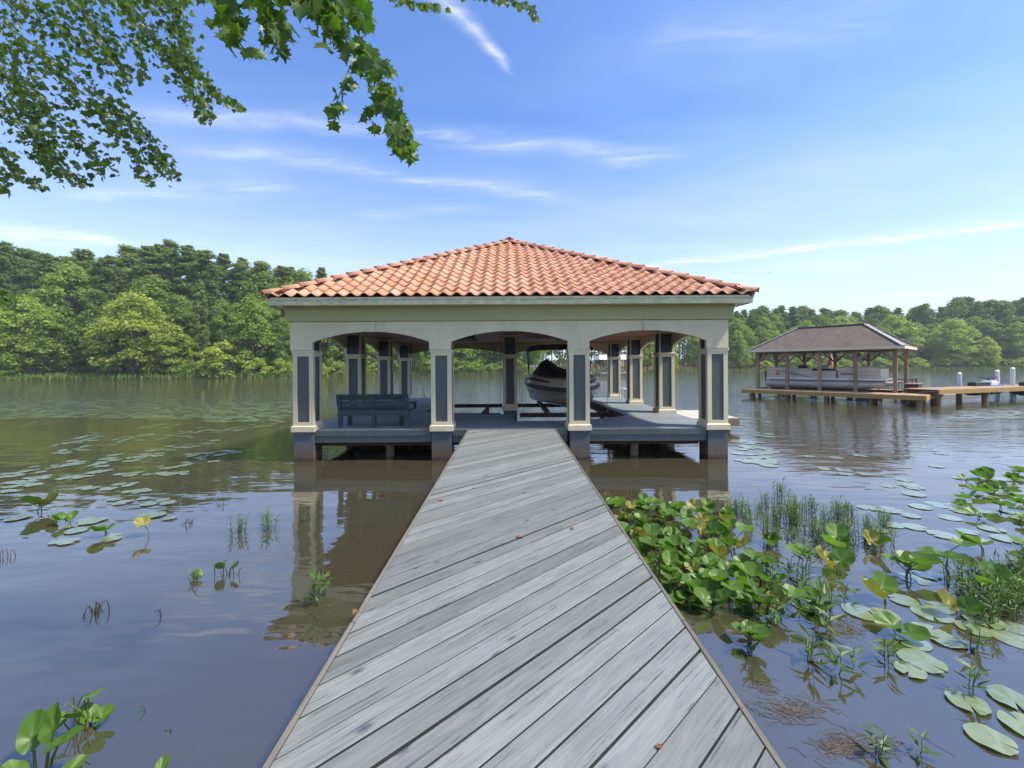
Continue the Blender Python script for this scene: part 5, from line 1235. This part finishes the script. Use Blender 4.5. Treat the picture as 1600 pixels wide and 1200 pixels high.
me = fm_.mesh('foliage', M['lobed_small']); at = me.attributes.new('tint', 'FLOAT', 'POINT'); at.data.foreach_set('value', np.array(tt, np.float32))
fo = link('foliage', me, ot); fo['kind'] = 'stuff'

# ------------------------------------------------------------------ leaf litter, bird
M['dry'] = leafmat('dry_leaf', (.25, .11, .05), (.17, .08, .04), .1, .7, .2, .2, False)
DRY = [MB().add(v, f, True).mesh('dry_leaf', M['dry']) for v, f in LOB]
for px, py, s, lab in ((686, 783, .07, 'curled brown leaf by the left edge of the boardwalk'), (810, 841, .075, 'dry brown leaf in the middle of the boardwalk'), (823, 813, .04, 'small dry leaf beyond the middle one'), (896, 826, .05, 'flat dry leaf right of the middle of the boardwalk'), (558, 955, .05, 'reddish leaf on the left edge board'), (783, 669, .10, 'pale brown leaf where the boardwalk meets the deck'), (1031, 1171, .035, 'tiny reddish leaf in a gap between boards near the bottom')):
    z = .735 if py > 680 else .74
    p = G(px, py, z); wz = .733 + (p.y - WY1) * .0095 if p.y < WY1 else DZ
    p = G(px, py, wz); o = link('dry_leaf', rp.choice(DRY), None, (p.x, p.y, p.z + .006), (rp.uniform(-.1, .1), rp.uniform(-.1, .1), rp.uniform(0, 6.28)), s); tag(o, lab, 'leaf')
bp = P(1201, 427, 60); bd = MB(); bd.tube([(-.14, 0, 0), (-.06, 0, .01), (.06, 0, .02), (.14, 0, .03), (.18, 0, .03)], [.01, .045, .05, .03, .005], 8)
bd.add([(-.03, 0, .03), (.06, 0, .03), (.02, .32, .12), (-.04, .30, .11), (-.03, 0, .03), (.06, 0, .03), (.02, -.32, .12), (-.04, -.30, .11)], [(0, 1, 2, 3), (4, 7, 6, 5)])
bo = bd.obj('bird', M['black'], None, bp, (0, 0, .6)); tag(bo, 'tiny dark bird flying above the far right trees', 'bird')

# ------------------------------------------------------------------ tell the members of some groups apart by their order across the photo
ORD = ('first', 'second', 'third', 'fourth', 'fifth', 'sixth', 'seventh', 'eighth', 'ninth', 'tenth', 'eleventh', 'twelfth', 'thirteenth', 'fourteenth', 'fifteenth', 'sixteenth', 'seventeenth', 'eighteenth', 'nineteenth', 'twentieth', 'twenty-first', 'twenty-second', 'twenty-third', 'twenty-fourth', 'twenty-fifth')
for grp, stem in (('pines of the left wood', 'tall pine in the back rows of the left wood'), ('understorey trees of the left wood', 'dark leafy tree low in the left wood'), ('trees behind the left roof slope', 'green tree behind the left roof slope'),
                  ('light trees before the pine stand', 'light tree before the open pine stand'), ('loose pond lilies on the right', 'loose pond lily in open water right'), ('distant pond lilies at the right edge', 'small pond lily in the far right patch')):
    ms = sorted([o for o in COL.objects if o.get('group') == grp], key=lambda o: o.location.x / o.location.y)
    for i, o in enumerate(ms): o['label'] = '%s, %s from the left' % (stem, ORD[i])
